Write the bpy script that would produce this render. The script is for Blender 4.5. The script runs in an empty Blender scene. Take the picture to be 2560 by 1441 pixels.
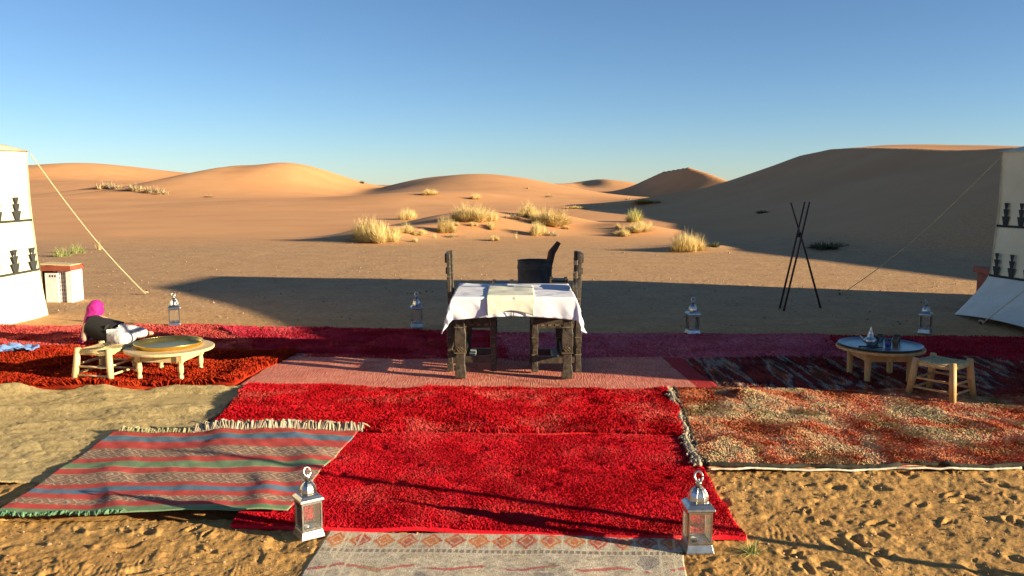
import bpy, math, random
import numpy as np
from mathutils import Vector, Matrix, Quaternion
random.seed(7)
C = bpy.context.scene.collection
SC = bpy.context.scene
PI = math.pi
R = math.radians
# ------------------------------------------------------------------ camera
CAMH = 1.6
PITCH = R(7.06)
F = 2100.0
cd = bpy.data.cameras.new('camera'); cam = bpy.data.objects.new('camera', cd); C.objects.link(cam)
cam.location = (0, 0, CAMH); cam.rotation_euler = (PI/2 - PITCH, 0, 0)
cd.sensor_width = 36; cd.lens = 36*F/2560; cd.clip_start = .05; cd.clip_end = 6000
SC.camera = cam
# ------------------------------------------------------------------ sky and sun
SUN_EL = 12.0
SUN_AZ = 110.0          # clockwise from +Y
w = bpy.data.worlds.new('World'); SC.world = w; w.use_nodes = True
nt = w.node_tree; nt.nodes.clear()
sky = nt.nodes.new('ShaderNodeTexSky'); sky.sky_type = 'NISHITA'; sky.sun_disc = False
sky.sun_elevation = R(SUN_EL); sky.sun_rotation = R(SUN_AZ)
sky.air_density = 0.8; sky.dust_density = 0.1; sky.ozone_density = 3.4; sky.altitude = 700
bg = nt.nodes.new('ShaderNodeBackground'); bg.inputs[1].default_value = .054
wo = nt.nodes.new('ShaderNodeOutputWorld')
nt.links.new(sky.outputs[0], bg.inputs[0]); nt.links.new(bg.outputs[0], wo.inputs[0])
sl = bpy.data.lights.new('sun', 'SUN'); sl.energy = 5.0; sl.angle = R(.5); sl.color = (1, .85, .58)
so = bpy.data.objects.new('sun', sl); C.objects.link(so)
a = R(SUN_AZ); e = R(SUN_EL)
SUNV = Vector((math.sin(a)*math.cos(e), math.cos(a)*math.cos(e), math.sin(e)))
so.rotation_euler = (-SUNV).to_track_quat('-Z', 'Y').to_euler()
so.location = (20, -8, 12)
SC.view_settings.view_transform = 'Standard'; SC.view_settings.look = 'None'
SC.view_settings.exposure = 1.52; SC.view_settings.gamma = 1.0
SC.view_settings.use_curve_mapping = False
# ------------------------------------------------------------------ noise
_rng = np.random.default_rng(11)
_LAT = _rng.random((8, 256, 256))
def vn(x, y, s=0):
    x = np.asarray(x, float); y = np.asarray(y, float)
    xi = np.floor(x).astype(int); yi = np.floor(y).astype(int)
    fx = x-xi; fy = y-yi
    fx = fx*fx*fx*(fx*(fx*6-15)+10); fy = fy*fy*fy*(fy*(fy*6-15)+10)
    L = _LAT[s % 8]; x0 = xi & 255; x1 = (xi+1) & 255; y0 = yi & 255; y1 = (yi+1) & 255
    return ((L[x0, y0]*(1-fx)+L[x1, y0]*fx)*(1-fy) + (L[x0, y1]*(1-fx)+L[x1, y1]*fx)*fy)*2-1
def fbm(x, y, o=4, s=0, g=.5):
    t = 0; am = 1; tot = 0
    for k in range(o):
        t = t + am*vn(x*(2.03**k)+17.3*k, y*(2.03**k)-9.1*k, s+k); tot += am; am *= g
    return t/tot
def sstep(a, b, x):
    t = np.clip((x-a)/(b-a), 0, 1); return t*t*(3-2*t)
# ------------------------------------------------------------------ terrain height
def prof(u, wneg, wpos):
    """rounded dune section: 1 at the crest, 0 at -wneg and +wpos"""
    w_ = np.where(u < 0, wneg, wpos)
    t = np.clip(np.abs(u)/w_, 0, 1)
    return .5*(1+np.cos(PI*t))
def bump(x, y, cx, cy, h, sx0, sx1, sy0, sy1, rot=0, p=1.0):
    c, s = math.cos(rot), math.sin(rot)
    dx, dy = x-cx, y-cy
    u = dx*c+dy*s; v = -dx*s+dy*c
    return h*prof(u, sx0, sx1)*prof(v, sy0, sy1)**p
def gz(x, y):
    x = np.asarray(x, float); y = np.asarray(y, float)
    z = .018*vn(x*.45, y*.45, 1)*sstep(2, 6, np.hypot(x, y)) + sstep(14, 60, y)*.22*vn(x*.06+3, y*.05, 2)
    d = np.hypot(x, y)
    # long east dune beside the camp
    yc = np.array([-60, -4, 3, 8, 15, 19, 30, 38, 49, 54, 58, 62, 66, 70, 75, 82, 100])
    xc = np.array([34, 28, 25.5, 22, 19.6, 18.6, 19.4, 19.8, 20.0, 20.0, 19.9, 19.6, 19.4, 19.1, 19, 19, 19])
    hc = np.array([0, .3, 1.7, 3.2, 3.3, 3.2, 2.92, 3.1, 3.75, 3.95, 3.75, 3.25, 2.5, 1.65, .85, .2, 0])
    X = np.interp(y, yc, xc) + .25*vn(y*.15, y*0, 3); H = np.interp(y, yc, hc)
    ye = np.array([-60, 6, 14, 22, 60]); we = np.array([10., 8.5, 9.5, 12.5, 13.5])
    wn = np.interp(y, ye, we)
    u = x-X
    tt = np.clip(np.sqrt((u/wn)**2+.0006)-.02, 0, 1)
    lift = .26*np.exp(-((u-4.2)/2.4)**2)*sstep(26, 34, y)*(1-sstep(56, 64, y))
    z_e = H*np.where(u < 0, (1-tt)**1.55, prof(u, 1e3, 40.)) + lift*(H > 1)
    z = z + z_e
    # mostly hidden dune added beyond it to cast shade, and the pointed dark dune
    z = np.maximum(z, bump(x, y, 40, 92, 5.2, 13, 40, 34, 40))
    # ridge running from the apex towards the camera's right
    rdx, rdy = .42, -.907
    sa = (x-20.8)*rdx+(y-100)*rdy; un = (x-20.8)*(-rdy)+(y-100)*rdx      # un > 0: east side
    hs = np.interp(sa, [-34, -20, -13, -9, -5, 0, 4, 7, 12, 22, 40], [0, 0, .9, 2.1, 3.15, 3.6, 2.75, 1.95, 1.4, 1.6, 1.0])
    tw = np.clip(np.sqrt((un/np.where(un < 0, 6.2, 8.))**2+.0008)-.02, 0, 1)
    z = np.maximum(z, hs*np.where(un < 0, (1-tw)**1.35, (1-tw)**1.3)) 
    # lit central dune
    z = z + bump(x, y, -4.7, 112, 2.9, 17, 21, 52, 40, .05)
    z = z + bump(x, y, -15, 118, .7, 6, 9, 20, 20)
    # left dune
    z = z + bump(x, y, -38, 125, 4.2, 15, 25, 44, 50, -.12) + bump(x, y, -31, 122, .9, 7, 10, 24, 30)
    z = z + bump(x, y, -55, 128, 1.9, 12, 14, 30, 30)
    # far left ridges
    z = z + bump(x, y, -142, 255, 7.2, 60, 52, 90, 80, .1) + bump(x, y, -95, 262, 4.5, 36, 38, 60, 60) + bump(x, y, -121, 240, 2.2, 20, 26, 44, 60)
    z = z + bump(x, y, -90, 190, 2.2, 50, 38, 60, 60, .2)
    # far specks
    z = z + bump(x, y, 34, 300, 2.9, 12, 22, 40, 60) + bump(x, y, 26, 330, 1.9, 14, 14, 50, 60) + bump(x, y, 14, 300, 1.5, 14, 16, 50, 60)
    # low swell ahead of the dunes
    z = z + bump(x, y, -8, 74, .42, 70, 12, 16, 10, -.05) + bump(x, y, -8, 68, .35, 9, 12, 12, 10)
    # hummocks under the dry bushes
    for cx, cy, h, s1, s2 in HUM:
        z = z + h*np.exp(-((x-cx)/s1)**2-((y-cy)/s2)**2)
    z = z + sstep(330, 700, d)*(-1.5)
    return z
HUM = [(-4.0, 24.6, .30, 1.3, 1.4), (-1.9, 29, .55, 2.2, 2.4), (.9, 31, .55, 2.3, 2.6), (4.0, 28, .28, 1.3, 1.8), (4.6, 21, .12, .9, .8),
       (-2.5, 25.6, .16, 1.8, 1.0), (-.6, 26.8, .2, 2.4, 1.2), (7.2, 20.4, .10, .8, .7), (9.5, 57, .45, 4, 2.2)]
def gzf(x, y): return float(gz(x, y))
# viewing ray of a picture position -> the place on the ground it shows
_fw = Vector((0, math.cos(PITCH), -math.sin(PITCH))); _up = Vector((0, math.sin(PITCH), math.cos(PITCH)))
def ray(px, py):
    return (_fw*F + Vector((1, 0, 0))*(px-1280) + _up*(720.5-py)).normalized()
def at(px, py, z=0.0):
    r = ray(px, py); t = (z-CAMH)/r.z
    return Vector((r.x*t, r.y*t, z))
def hit(px, py):
    r = ray(px, py); t = np.concatenate([np.linspace(2, 60, 1500), np.linspace(60, 330, 2500)])
    zz = CAMH+r.z*t - gz(r.x*t, r.y*t)
    k = int(np.argmax(zz < 0)) if (zz < 0).any() else len(t)-1
    tt = t[k]
    return Vector((r.x*tt, r.y*tt, gzf(r.x*tt, r.y*tt)))
def depth_at(px, py, D):
    r = ray(px, py); t = D/r.y
    return Vector((r.x*t, D, CAMH+r.z*t))
# ------------------------------------------------------------------ materials
def newmat(name):
    m = bpy.data.materials.new(name); m.use_nodes = True
    nt = m.node_tree; b = nt.nodes['Principled BSDF']
    return m, nt, b
def N(nt, t, **kw):
    n = nt.nodes.new(t)
    for k, v in kw.items():
        if k.startswith('i_'): n.inputs[k[2:].replace('_', ' ')].default_value = v
        else: setattr(n, k, v)
    return n
def L(nt, a, b): nt.links.new(a, b)
def ramp(nt, stops, interp='LINEAR'):
    r = nt.nodes.new('ShaderNodeValToRGB'); cr = r.color_ramp; cr.interpolation = interp
    while len(cr.elements) < len(stops): cr.elements.new(.5)
    for el, (p, c) in zip(cr.elements, stops):
        el.position = p; el.color = (*c, 1) if len(c) == 3 else c
    return r
def mixc(nt, fac, a, b, mode='MIX'):
    m = nt.nodes.new('ShaderNodeMix'); m.data_type = 'RGBA'; m.blend_type = mode
    for s, v in ((0, fac), (6, a), (7, b)):
        if hasattr(v, 'links'): L(nt, v, m.inputs[s])
        elif s == 0: m.inputs[0].default_value = v
        else: m.inputs[s].default_value = (*v, 1)
    return m.outputs[2]
def noise(nt, vec, scale, detail=4, rough=.55, dist=0):
    n = N(nt, 'ShaderNodeTexNoise'); n.inputs['Scale'].default_value = scale; n.inputs['Detail'].default_value = detail
    n.inputs['Roughness'].default_value = rough; n.inputs['Distortion'].default_value = dist
    if vec is not None: L(nt, vec, n.inputs['Vector'])
    return n.outputs[0]
def bumpn(nt, b, h, strength, dist=.01):
    n = N(nt, 'ShaderNodeBump'); n.inputs['Strength'].default_value = strength; n.inputs['Distance'].default_value = dist
    L(nt, h, n.inputs['Height']); L(nt, n.outputs[0], b.inputs['Normal']); return n
def simple(name, c1, c2=None, scale=8, rough=.7, metal=0, bump=0, bscale=None, bdist=.005, coord='Object', stretch=None, detail=5, spec=None, isl=0):
    m, nt, b = newmat(name)
    tc = N(nt, 'ShaderNodeTexCoord'); v = tc.outputs[coord]
    if stretch:
        mp = N(nt, 'ShaderNodeMapping'); mp.inputs['Scale'].default_value = stretch; L(nt, v, mp.inputs[0]); v = mp.outputs[0]
    col = None
    if c2:
        f = noise(nt, v, scale, detail)
        r = ramp(nt, [(.32, c1), (.68, c2)]); L(nt, f, r.inputs[0]); col = r.outputs[0]
    if isl:
        g = N(nt, 'ShaderNodeNewGeometry')
        hsv = N(nt, 'ShaderNodeHueSaturation')
        mr = N(nt, 'ShaderNodeMapRange'); mr.inputs[3].default_value = 1-isl; mr.inputs[4].default_value = 1+isl
        L(nt, g.outputs['Random Per Island'], mr.inputs[0]); L(nt, mr.outputs[0], hsv.inputs['Value'])
        if col: L(nt, col, hsv.inputs['Color'])
        else: hsv.inputs['Color'].default_value = (*c1, 1)
        col = hsv.outputs[0]
    if col: L(nt, col, b.inputs['Base Color'])
    else: b.inputs['Base Color'].default_value = (*c1, 1)
    b.inputs['Roughness'].default_value = rough; b.inputs['Metallic'].default_value = metal
    if spec is not None: b.inputs['Specular IOR Level'].default_value = spec
    if bump:
        bumpn(nt, b, noise(nt, v, bscale or scale*3, 4), bump, bdist)
    return m
def sand_mat():
    m, nt, b = newmat('sand')
    tc = N(nt, 'ShaderNodeTexCoord'); v = tc.outputs['Object']
    sep = N(nt, 'ShaderNodeSeparateXYZ'); L(nt, v, sep.inputs[0])
    big = noise(nt, v, .22, 5); mid = noise(nt, v, 2.2, 6, .6); fine = noise(nt, v, 60, 4, .7)
    near = ramp(nt, [(.3, (.38, .20, .062)), (.7, (.50, .285, .095))]); L(nt, mid, near.inputs[0])
    plain = ramp(nt, [(.3, (.42, .24, .118)), (.7, (.53, .32, .158))]); L(nt, mid, plain.inputs[0])
    dune = ramp(nt, [(.3, (.60, .285, .118)), (.7, (.68, .345, .15))]); L(nt, big, dune.inputs[0])
    # distance north with a wandering edge
    def band(a0, a1, amp):
        ad = N(nt, 'ShaderNodeMath', operation='MULTIPLY_ADD'); L(nt, big, ad.inputs[0]); ad.inputs[1].default_value = amp; L(nt, sep.outputs[1], ad.inputs[2])
        mr = N(nt, 'ShaderNodeMapRange'); mr.interpolation_type = 'SMOOTHSTEP'; L(nt, ad.outputs[0], mr.inputs[0])
        mr.inputs[1].default_value = a0+amp/2; mr.inputs[2].default_value = a1+amp/2; return mr.outputs[0]
    c = mixc(nt, band(6.5, 11.5, 3), near.outputs[0], plain.outputs[0])
    c = mixc(nt, band(19, 29, 9), c, dune.outputs[0])
    # hummock sand is the loose bright kind
    zr = N(nt, 'ShaderNodeMapRange'); L(nt, sep.outputs[2], zr.inputs[0]); zr.inputs[1].default_value = .08; zr.inputs[2].default_value = .3
    c = mixc(nt, zr.outputs[0], c, dune.outputs[0])
    spk = N(nt, 'ShaderNodeMath', operation='MULTIPLY_ADD'); L(nt, noise(nt, v, 14, 5, .8), spk.inputs[0]); spk.inputs[1].default_value = .6
    sp2 = N(nt, 'ShaderNodeMath', operation='MULTIPLY'); L(nt, fine, sp2.inputs[0]); sp2.inputs[1].default_value = .4; L(nt, sp2.outputs[0], spk.inputs[2])
    f2 = ramp(nt, [(.38, (.66, .64, .62)), (.50, (1.0, 1.0, 1.0)), (.64, (1.3, 1.27, 1.2))]); L(nt, spk.outputs[0], f2.inputs[0])
    # speckle only where the ground is gravelly
    c2 = mixc(nt, 1.0, c, f2.outputs[0], 'MULTIPLY')
    c = mixc(nt, band(19, 29, 9), c2, c)
    L(nt, c, b.inputs['Base Color'])
    b.inputs['Roughness'].default_value = .95; b.inputs['Specular IOR Level'].default_value = .15
    # fine relief: grains near, soft ripples on the dunes
    n1 = noise(nt, v, 34, 6, .7); n2 = noise(nt, v, 9, 3, .5, .6)
    wv = N(nt, 'ShaderNodeTexWave'); wv.inputs['Scale'].default_value = 2.6; wv.inputs['Distortion'].default_value = 5; wv.inputs['Detail'].default_value = 2; wv.inputs['Detail Scale'].default_value = .8
    L(nt, v, wv.inputs[0])
    n3 = noise(nt, v, 5.5, 5, .75)
    a0_ = N(nt, 'ShaderNodeMath', operation='MULTIPLY_ADD'); L(nt, n3, a0_.inputs[0]); a0_.inputs[1].default_value = 1.6; L(nt, n2, a0_.inputs[2])
    a1 = N(nt, 'ShaderNodeMath', operation='ADD'); L(nt, n1, a1.inputs[0]); L(nt, a0_.outputs[0], a1.inputs[1])
    bp = N(nt, 'ShaderNodeBump'); bp.inputs['Distance'].default_value = .012
    inv = N(nt, 'ShaderNodeMapRange'); L(nt, band(18, 30, 9), inv.inputs[0]); inv.inputs[3].default_value = .55; inv.inputs[4].default_value = .12
    L(nt, inv.outputs[0], bp.inputs['Strength']); L(nt, a1.outputs[0], bp.inputs['Height'])
    L(nt, bp.outputs[0], b.inputs['Normal'])
    return m
M = {}
M['sand'] = sand_mat()
M['pebble'] = simple('pebble_stone', (.22, .14, .08), (.42, .29, .17), 20, .9, isl=.35)
M['silver'] = simple('lantern_metal', (.40, .38, .34), (.62, .60, .56), 30, .30, 1, .15, 120, .001)
M['brass'] = simple('brass', (.66, .48, .12), (.78, .60, .20), 12, .34, 1, .05, 60, .001)
M['tin'] = simple('tin_tray', (.26, .28, .28), (.40, .42, .40), 14, .32, 1)
M['darkrim'] = simple('dark_rim', (.02, .03, .03), rough=.3)
M['wax'] = simple('wax', (.75, .72, .62), rough=.5)
M['darkwood'] = simple('dark_carved_wood', (.014, .010, .007), (.07, .05, .03), 30, .5, 0, .9, 55, .004)
M['wornlitwood'] = simple('worn_wood_highlight', (.09, .065, .035), (.20, .15, .085), 30, .6)  # paler tone for carving: wear, with highlights painted into the colour
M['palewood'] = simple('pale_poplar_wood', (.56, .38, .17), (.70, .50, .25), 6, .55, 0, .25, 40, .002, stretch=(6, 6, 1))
M['honeywood'] = simple('honey_wood', (.46, .24, .08), (.62, .36, .13), 6, .55, 0, .25, 40, .002, stretch=(6, 6, 1))  # deeper, more orange tone than the poplar wood
M['rush'] = simple('rush_seat', (.42, .30, .12), (.66, .50, .24), 60, .8, 0, .6, 90, .004, isl=.2)
M['pole'] = simple('dark_pole_wood', (.03, .012, .010), (.07, .03, .02), 12, .7)
M['rope'] = simple('rope_fibre', (.50, .37, .20), (.62, .48, .28), 80, .9)
M['canvas'] = simple('cream_canvas', (.62, .55, .36), (.72, .64, .44), 2.2, .85, 0, .7, 5, .03, detail=8)
M['canvas_white'] = simple('white_canvas', (.52, .53, .45), (.64, .65, .57), 3, .85, 0, .7, 6, .03)
M['black_cloth'] = simple('black_applique', (.02, .022, .02), (.035, .037, .033), 30, .9)
M['drum'] = simple('rusty_drum', (.035, .032, .036), (.10, .075, .06), 7, .7, .3, .4, 30, .004)
M['log'] = simple('charred_log', (.05, .022, .014), (.11, .05, .03), 14, .9, 0, .8, 30, .01, stretch=(1, 1, .2))
M['tagred'] = simple('red_paint_board', (.24, .05, .025), (.34, .085, .04), 9, .7, 0, .3, 30)
M['whitewash'] = simple('whitewashed_block', (.66, .58, .52), (.78, .74, .70), 9, .85, 0, .4, 40)
M['cushion'] = simple('red_cushion', (.25, .012, .014), (.34, .02, .02), 20, .9, 0, .5, 120)
M['board'] = simple('sunlit_board', (.30, .33, .32), (.38, .40, .38), 20, .8)  # pale tone paints sunlight onto the chairs' cross stretchers
M['dry'] = simple('dry_grass', (.56, .41, .15), (.76, .58, .26), 3, .8, isl=.3)
M['dryg'] = simple('yellow_green_grass', (.42, .40, .11), (.66, .56, .22), 3, .8, isl=.3)
M['green'] = simple('green_grass', (.16, .20, .05), (.34, .34, .12), 3, .8, isl=.35)
M['darkgreen'] = simple('dark_scrub', (.06, .07, .035), (.12, .12, .06), 3, .8, isl=.35)
M['greydry'] = simple('grey_dry_scrub', (.34, .25, .14), (.52, .40, .22), 3, .8, isl=.3)
M['skin'] = simple('skin', (.42, .24, .15), (.48, .29, .19), 12, .5)
M['blacktop'] = simple('black_jersey', (.005, .0045, .004), (.009, .008, .007), 30, .85, 0, .3, 60)
M['magenta'] = simple('magenta_scarf', (.24, .001, .11), (.38, .002, .19), 10, .8, 0, .5, 24, .01)
M['blue_cloth'] = simple('light_blue_cloth', (.10, .19, .42), (.15, .26, .52), 10, .9, 0, .3, 20)
M['hair'] = simple('dark_hair', (.015, .01, .008), rough=.6)
M['cord'] = simple('cream_cord', (.56, .49, .36), (.66, .60, .46), 60, .9, 0, .7, 90, .003)
M['blackcord'] = simple('black_yarn', (.012, .010, .007), (.035, .03, .015), 70, .95, 0, .8, 90, .004)
M['fringe'] = simple('wool_fringe', (.26, .21, .14), (.46, .37, .25), 14, .95, isl=.4)
def trousers():
    m, nt, b = newmat('printed_white_cotton')
    tc = N(nt, 'ShaderNodeTexCoord'); f = noise(nt, tc.outputs['Object'], 22, 3, .5, 1.5)
    r = ramp(nt, [(.40, (.60, .58, .54)), (.50, (.60, .58, .54)), (.54, (.20, .20, .23)), (.60, (.56, .55, .52))]); L(nt, f, r.inputs[0])
    L(nt, r.outputs[0], b.inputs['Base Color']); b.inputs['Roughness'].default_value = .9
    bumpn(nt, b, noise(nt, tc.outputs['Object'], 16, 3), .6, .02); return m
M['print'] = trousers()
def thin_glass(name, col=(1, 1, 1), gl=.045):
    m, nt, b = newmat(name); nt.nodes.remove(b)
    t = N(nt, 'ShaderNodeBsdfTransparent'); t.inputs[0].default_value = (*col, 1)
    g = N(nt, 'ShaderNodeBsdfGlossy'); g.inputs['Roughness'].default_value = .06; g.inputs[0].default_value = (.9, .9, .85, 1)
    d = N(nt, 'ShaderNodeBsdfDiffuse'); d.inputs[0].default_value = (.6, .55, .45, 1)
    x = N(nt, 'ShaderNodeMixShader'); fr = N(nt, 'ShaderNodeFresnel'); fr.inputs[0].default_value = 1.45
    L(nt, fr.outputs[0], x.inputs[0]); L(nt, t.outputs[0], x.inputs[1]); L(nt, g.outputs[0], x.inputs[2])
    y = N(nt, 'ShaderNodeMixShader'); y.inputs[0].default_value = gl; L(nt, x.outputs[0], y.inputs[1]); L(nt, d.outputs[0], y.inputs[2])
    L(nt, y.outputs[0], nt.nodes['Material Output'].inputs[0]); return m
M['glass'] = thin_glass('lantern_glass')
M['gblue'] = thin_glass('blue_glass', (.03, .08, .8), .10)
M['ggreen'] = thin_glass('green_glass', (.1, .5, .12), .10)
M['gyellow'] = thin_glass('yellow_glass', (.95, .65, .02), .10)
M['gclear'] = thin_glass('clear_glass', (.85, .85, .82), .03)

# ------------------------------------------------------------------ mesh helpers
class MB:
    def __init__(s): s.v = []; s.f = []
    def add(s, vs, fs, m=None):
        o = len(s.v)
        s.v += [tuple(m @ Vector(p)) if m else tuple(p) for p in vs]; s.f += [tuple(i+o for i in q) for q in fs]; return s
    def box(s, c, d, m=None, taper=1.0):
        x, y, z = d[0]/2, d[1]/2, d[2]/2
        vs = []
        for k, t in ((-1, 1.0), (1, taper)):
            for i, j in ((-1, -1), (1, -1), (1, 1), (-1, 1)): vs.append((c[0]+i*x*t, c[1]+j*y*t, c[2]+k*z))
        return s.add(vs, [(3, 2, 1, 0), (4, 5, 6, 7), (0, 1, 5, 4), (1, 2, 6, 5), (2, 3, 7, 6), (3, 0, 4, 7)], m)
    def tube(s, pts, rad, n=8, m=None):
        pts = [Vector(p) for p in pts]
        if not hasattr(rad, '__len__'): rad = [rad]*len(pts)
        vs = []; fs = []; ref = None
        for k, p in enumerate(pts):
            t = (pts[min(k+1, len(pts)-1)]-pts[max(k-1, 0)]).normalized()
            if ref is None: ref = t.orthogonal().normalized()
            ref = (ref-t*ref.dot(t)).normalized(); b_ = t.cross(ref)
            for j in range(n):
                an = 2*PI*j/n; vs.append(p+(ref*math.cos(an)+b_*math.sin(an))*rad[k])
        for k in range(len(pts)-1):
            for j in range(n): fs.append((k*n+j, k*n+(j+1) % n, (k+1)*n+(j+1) % n, (k+1)*n+j))
        fs.append(tuple(range(n-1, -1, -1))); fs.append(tuple((len(pts)-1)*n+j for j in range(n)))
        return s.add(vs, fs, m)
    def lathe(s, pr, n=24, m=None, cap=True, sq=None):
        vs = []; fs = []
        for r, z in pr:
            for j in range(n):
                an = 2*PI*(j+.5)/n; vs.append((r*math.cos(an), r*math.sin(an), z))
        for k in range(len(pr)-1):
            for j in range(n): fs.append((k*n+j, k*n+(j+1) % n, (k+1)*n+(j+1) % n, (k+1)*n+j))
        if cap:
            fs.append(tuple(range(n-1, -1, -1))); fs.append(tuple((len(pr)-1)*n+j for j in range(n)))
        return s.add(vs, fs, m)
    def build(s, name, mat, parent=None, smooth=False, loc=None):
        me = bpy.data.meshes.new(name); me.from_pydata(s.v, [], s.f); me.update()
        me.materials.append(mat)
        if smooth:
            for p in me.polygons: p.use_smooth = True
        return link(name, me, parent, loc)
def link(name, me, parent=None, loc=None):
    o = bpy.data.objects.new(name, me); C.objects.link(o)
    if parent: o.parent = parent
    if loc is not None: o.location = loc
    return o
def npmesh(name, V, Fq, mat, uv=None, smooth=True, parent=None, tri=False):
    me = bpy.data.meshes.new(name); V = np.asarray(V, np.float32); Fq = np.asarray(Fq, np.int32)
    k = Fq.shape[1]
    me.vertices.add(len(V)); me.vertices.foreach_set('co', V.ravel())
    me.loops.add(Fq.size); me.loops.foreach_set('vertex_index', Fq.ravel())
    me.polygons.add(len(Fq)); me.polygons.foreach_set('loop_start', np.arange(0, Fq.size, k, dtype=np.int32))
    me.update(calc_edges=True)
    if smooth: me.polygons.foreach_set('use_smooth', np.ones(len(Fq), bool))
    if uv is not None:
        l = me.uv_layers.new(name='UVMap'); l.data.foreach_set('uv', np.asarray(uv, np.float32)[Fq.ravel()].ravel())
    me.materials.append(mat); me.validate()
    return link(name, me, parent)
def tag(o, label=None, cat=None, group=None, kind=None):
    if label: o['label'] = label
    if cat: o['category'] = cat
    if group: o['group'] = group
    if kind: o['kind'] = kind
    return o
def empty(name, loc, label, cat, group=None, rz=0):
    o = bpy.data.objects.new(name, None); C.objects.link(o); o.location = loc; o.rotation_euler = (0, 0, rz)
    o.empty_display_size = .1
    return tag(o, label, cat, group)
def copy_tree(o, parent=None):
    c = o.copy(); C.objects.link(c); c.parent = parent
    for ch in [q for q in bpy.data.objects if q.parent == o]: copy_tree(ch, c)
    return c
def sub(o, n=1):
    m = o.modifiers.new('s', 'SUBSURF'); m.levels = n; m.render_levels = n; return o
def bev(o, wd=.002, n=2):
    m = o.modifiers.new('b', 'BEVEL'); m.width = wd; m.segments = n; m.limit_method = 'ANGLE'; return o

# ------------------------------------------------------------------ rug outlines (ground places)
def Q(*p): return [at(x, y) for x, y in p]
RUGQ = dict(
    cream=Q((826, 1333), (1703, 1345), (1750, 1600), (660, 1600)),
    lowred=Q((735, 1080), (1700, 1080), (1857, 1358), (575, 1324)),
    upred=Q((625, 981), (1673, 988), (1706, 1100), (515, 1092)),
    stripe=Q((285, 1099), (893, 1105), (718, 1302), (-15, 1312)),
    blanket=Q((-300, 975), (614, 982), (360, 1205), (-520, 1238)),
    rust=Q((-300, 872), (738, 889), (596, 977), (-420, 974)),
    leftred=Q((-170, 826), (556, 818), (700, 900), (-260, 900)),
    wine=Q((552, 821), (1240, 833), (1262, 906), (660, 902)),
    mauve=Q((1236, 836), (2062, 843), (2140, 913), (1230, 910)),
    wineright=Q((2044, 844), (2860, 852), (2900, 912), (2120, 908)),
    salmon=Q((716, 893), (1698, 907), (1806, 990), (585, 985)),
    diag=Q((1708, 907), (2900, 897), (2960, 1012), (1812, 992)),
    mottled=Q((1682, 985), (2960, 1008), (3050, 1168), (1768, 1181)))
def inquad(x, y, q, grow=0):
    c = sum(q, Vector())/4
    pts = [(p.x+(p-c).normalized().x*grow, p.y+(p-c).normalized().y*grow) for p in q]
    s = np.ones_like(x, bool)
    for i in range(4):
        x0, y0 = pts[i]; x1, y1 = pts[(i+1) % 4]
        s &= ((x1-x0)*(y-y0)-(y1-y0)*(x-x0)) <= 0
    return s
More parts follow.
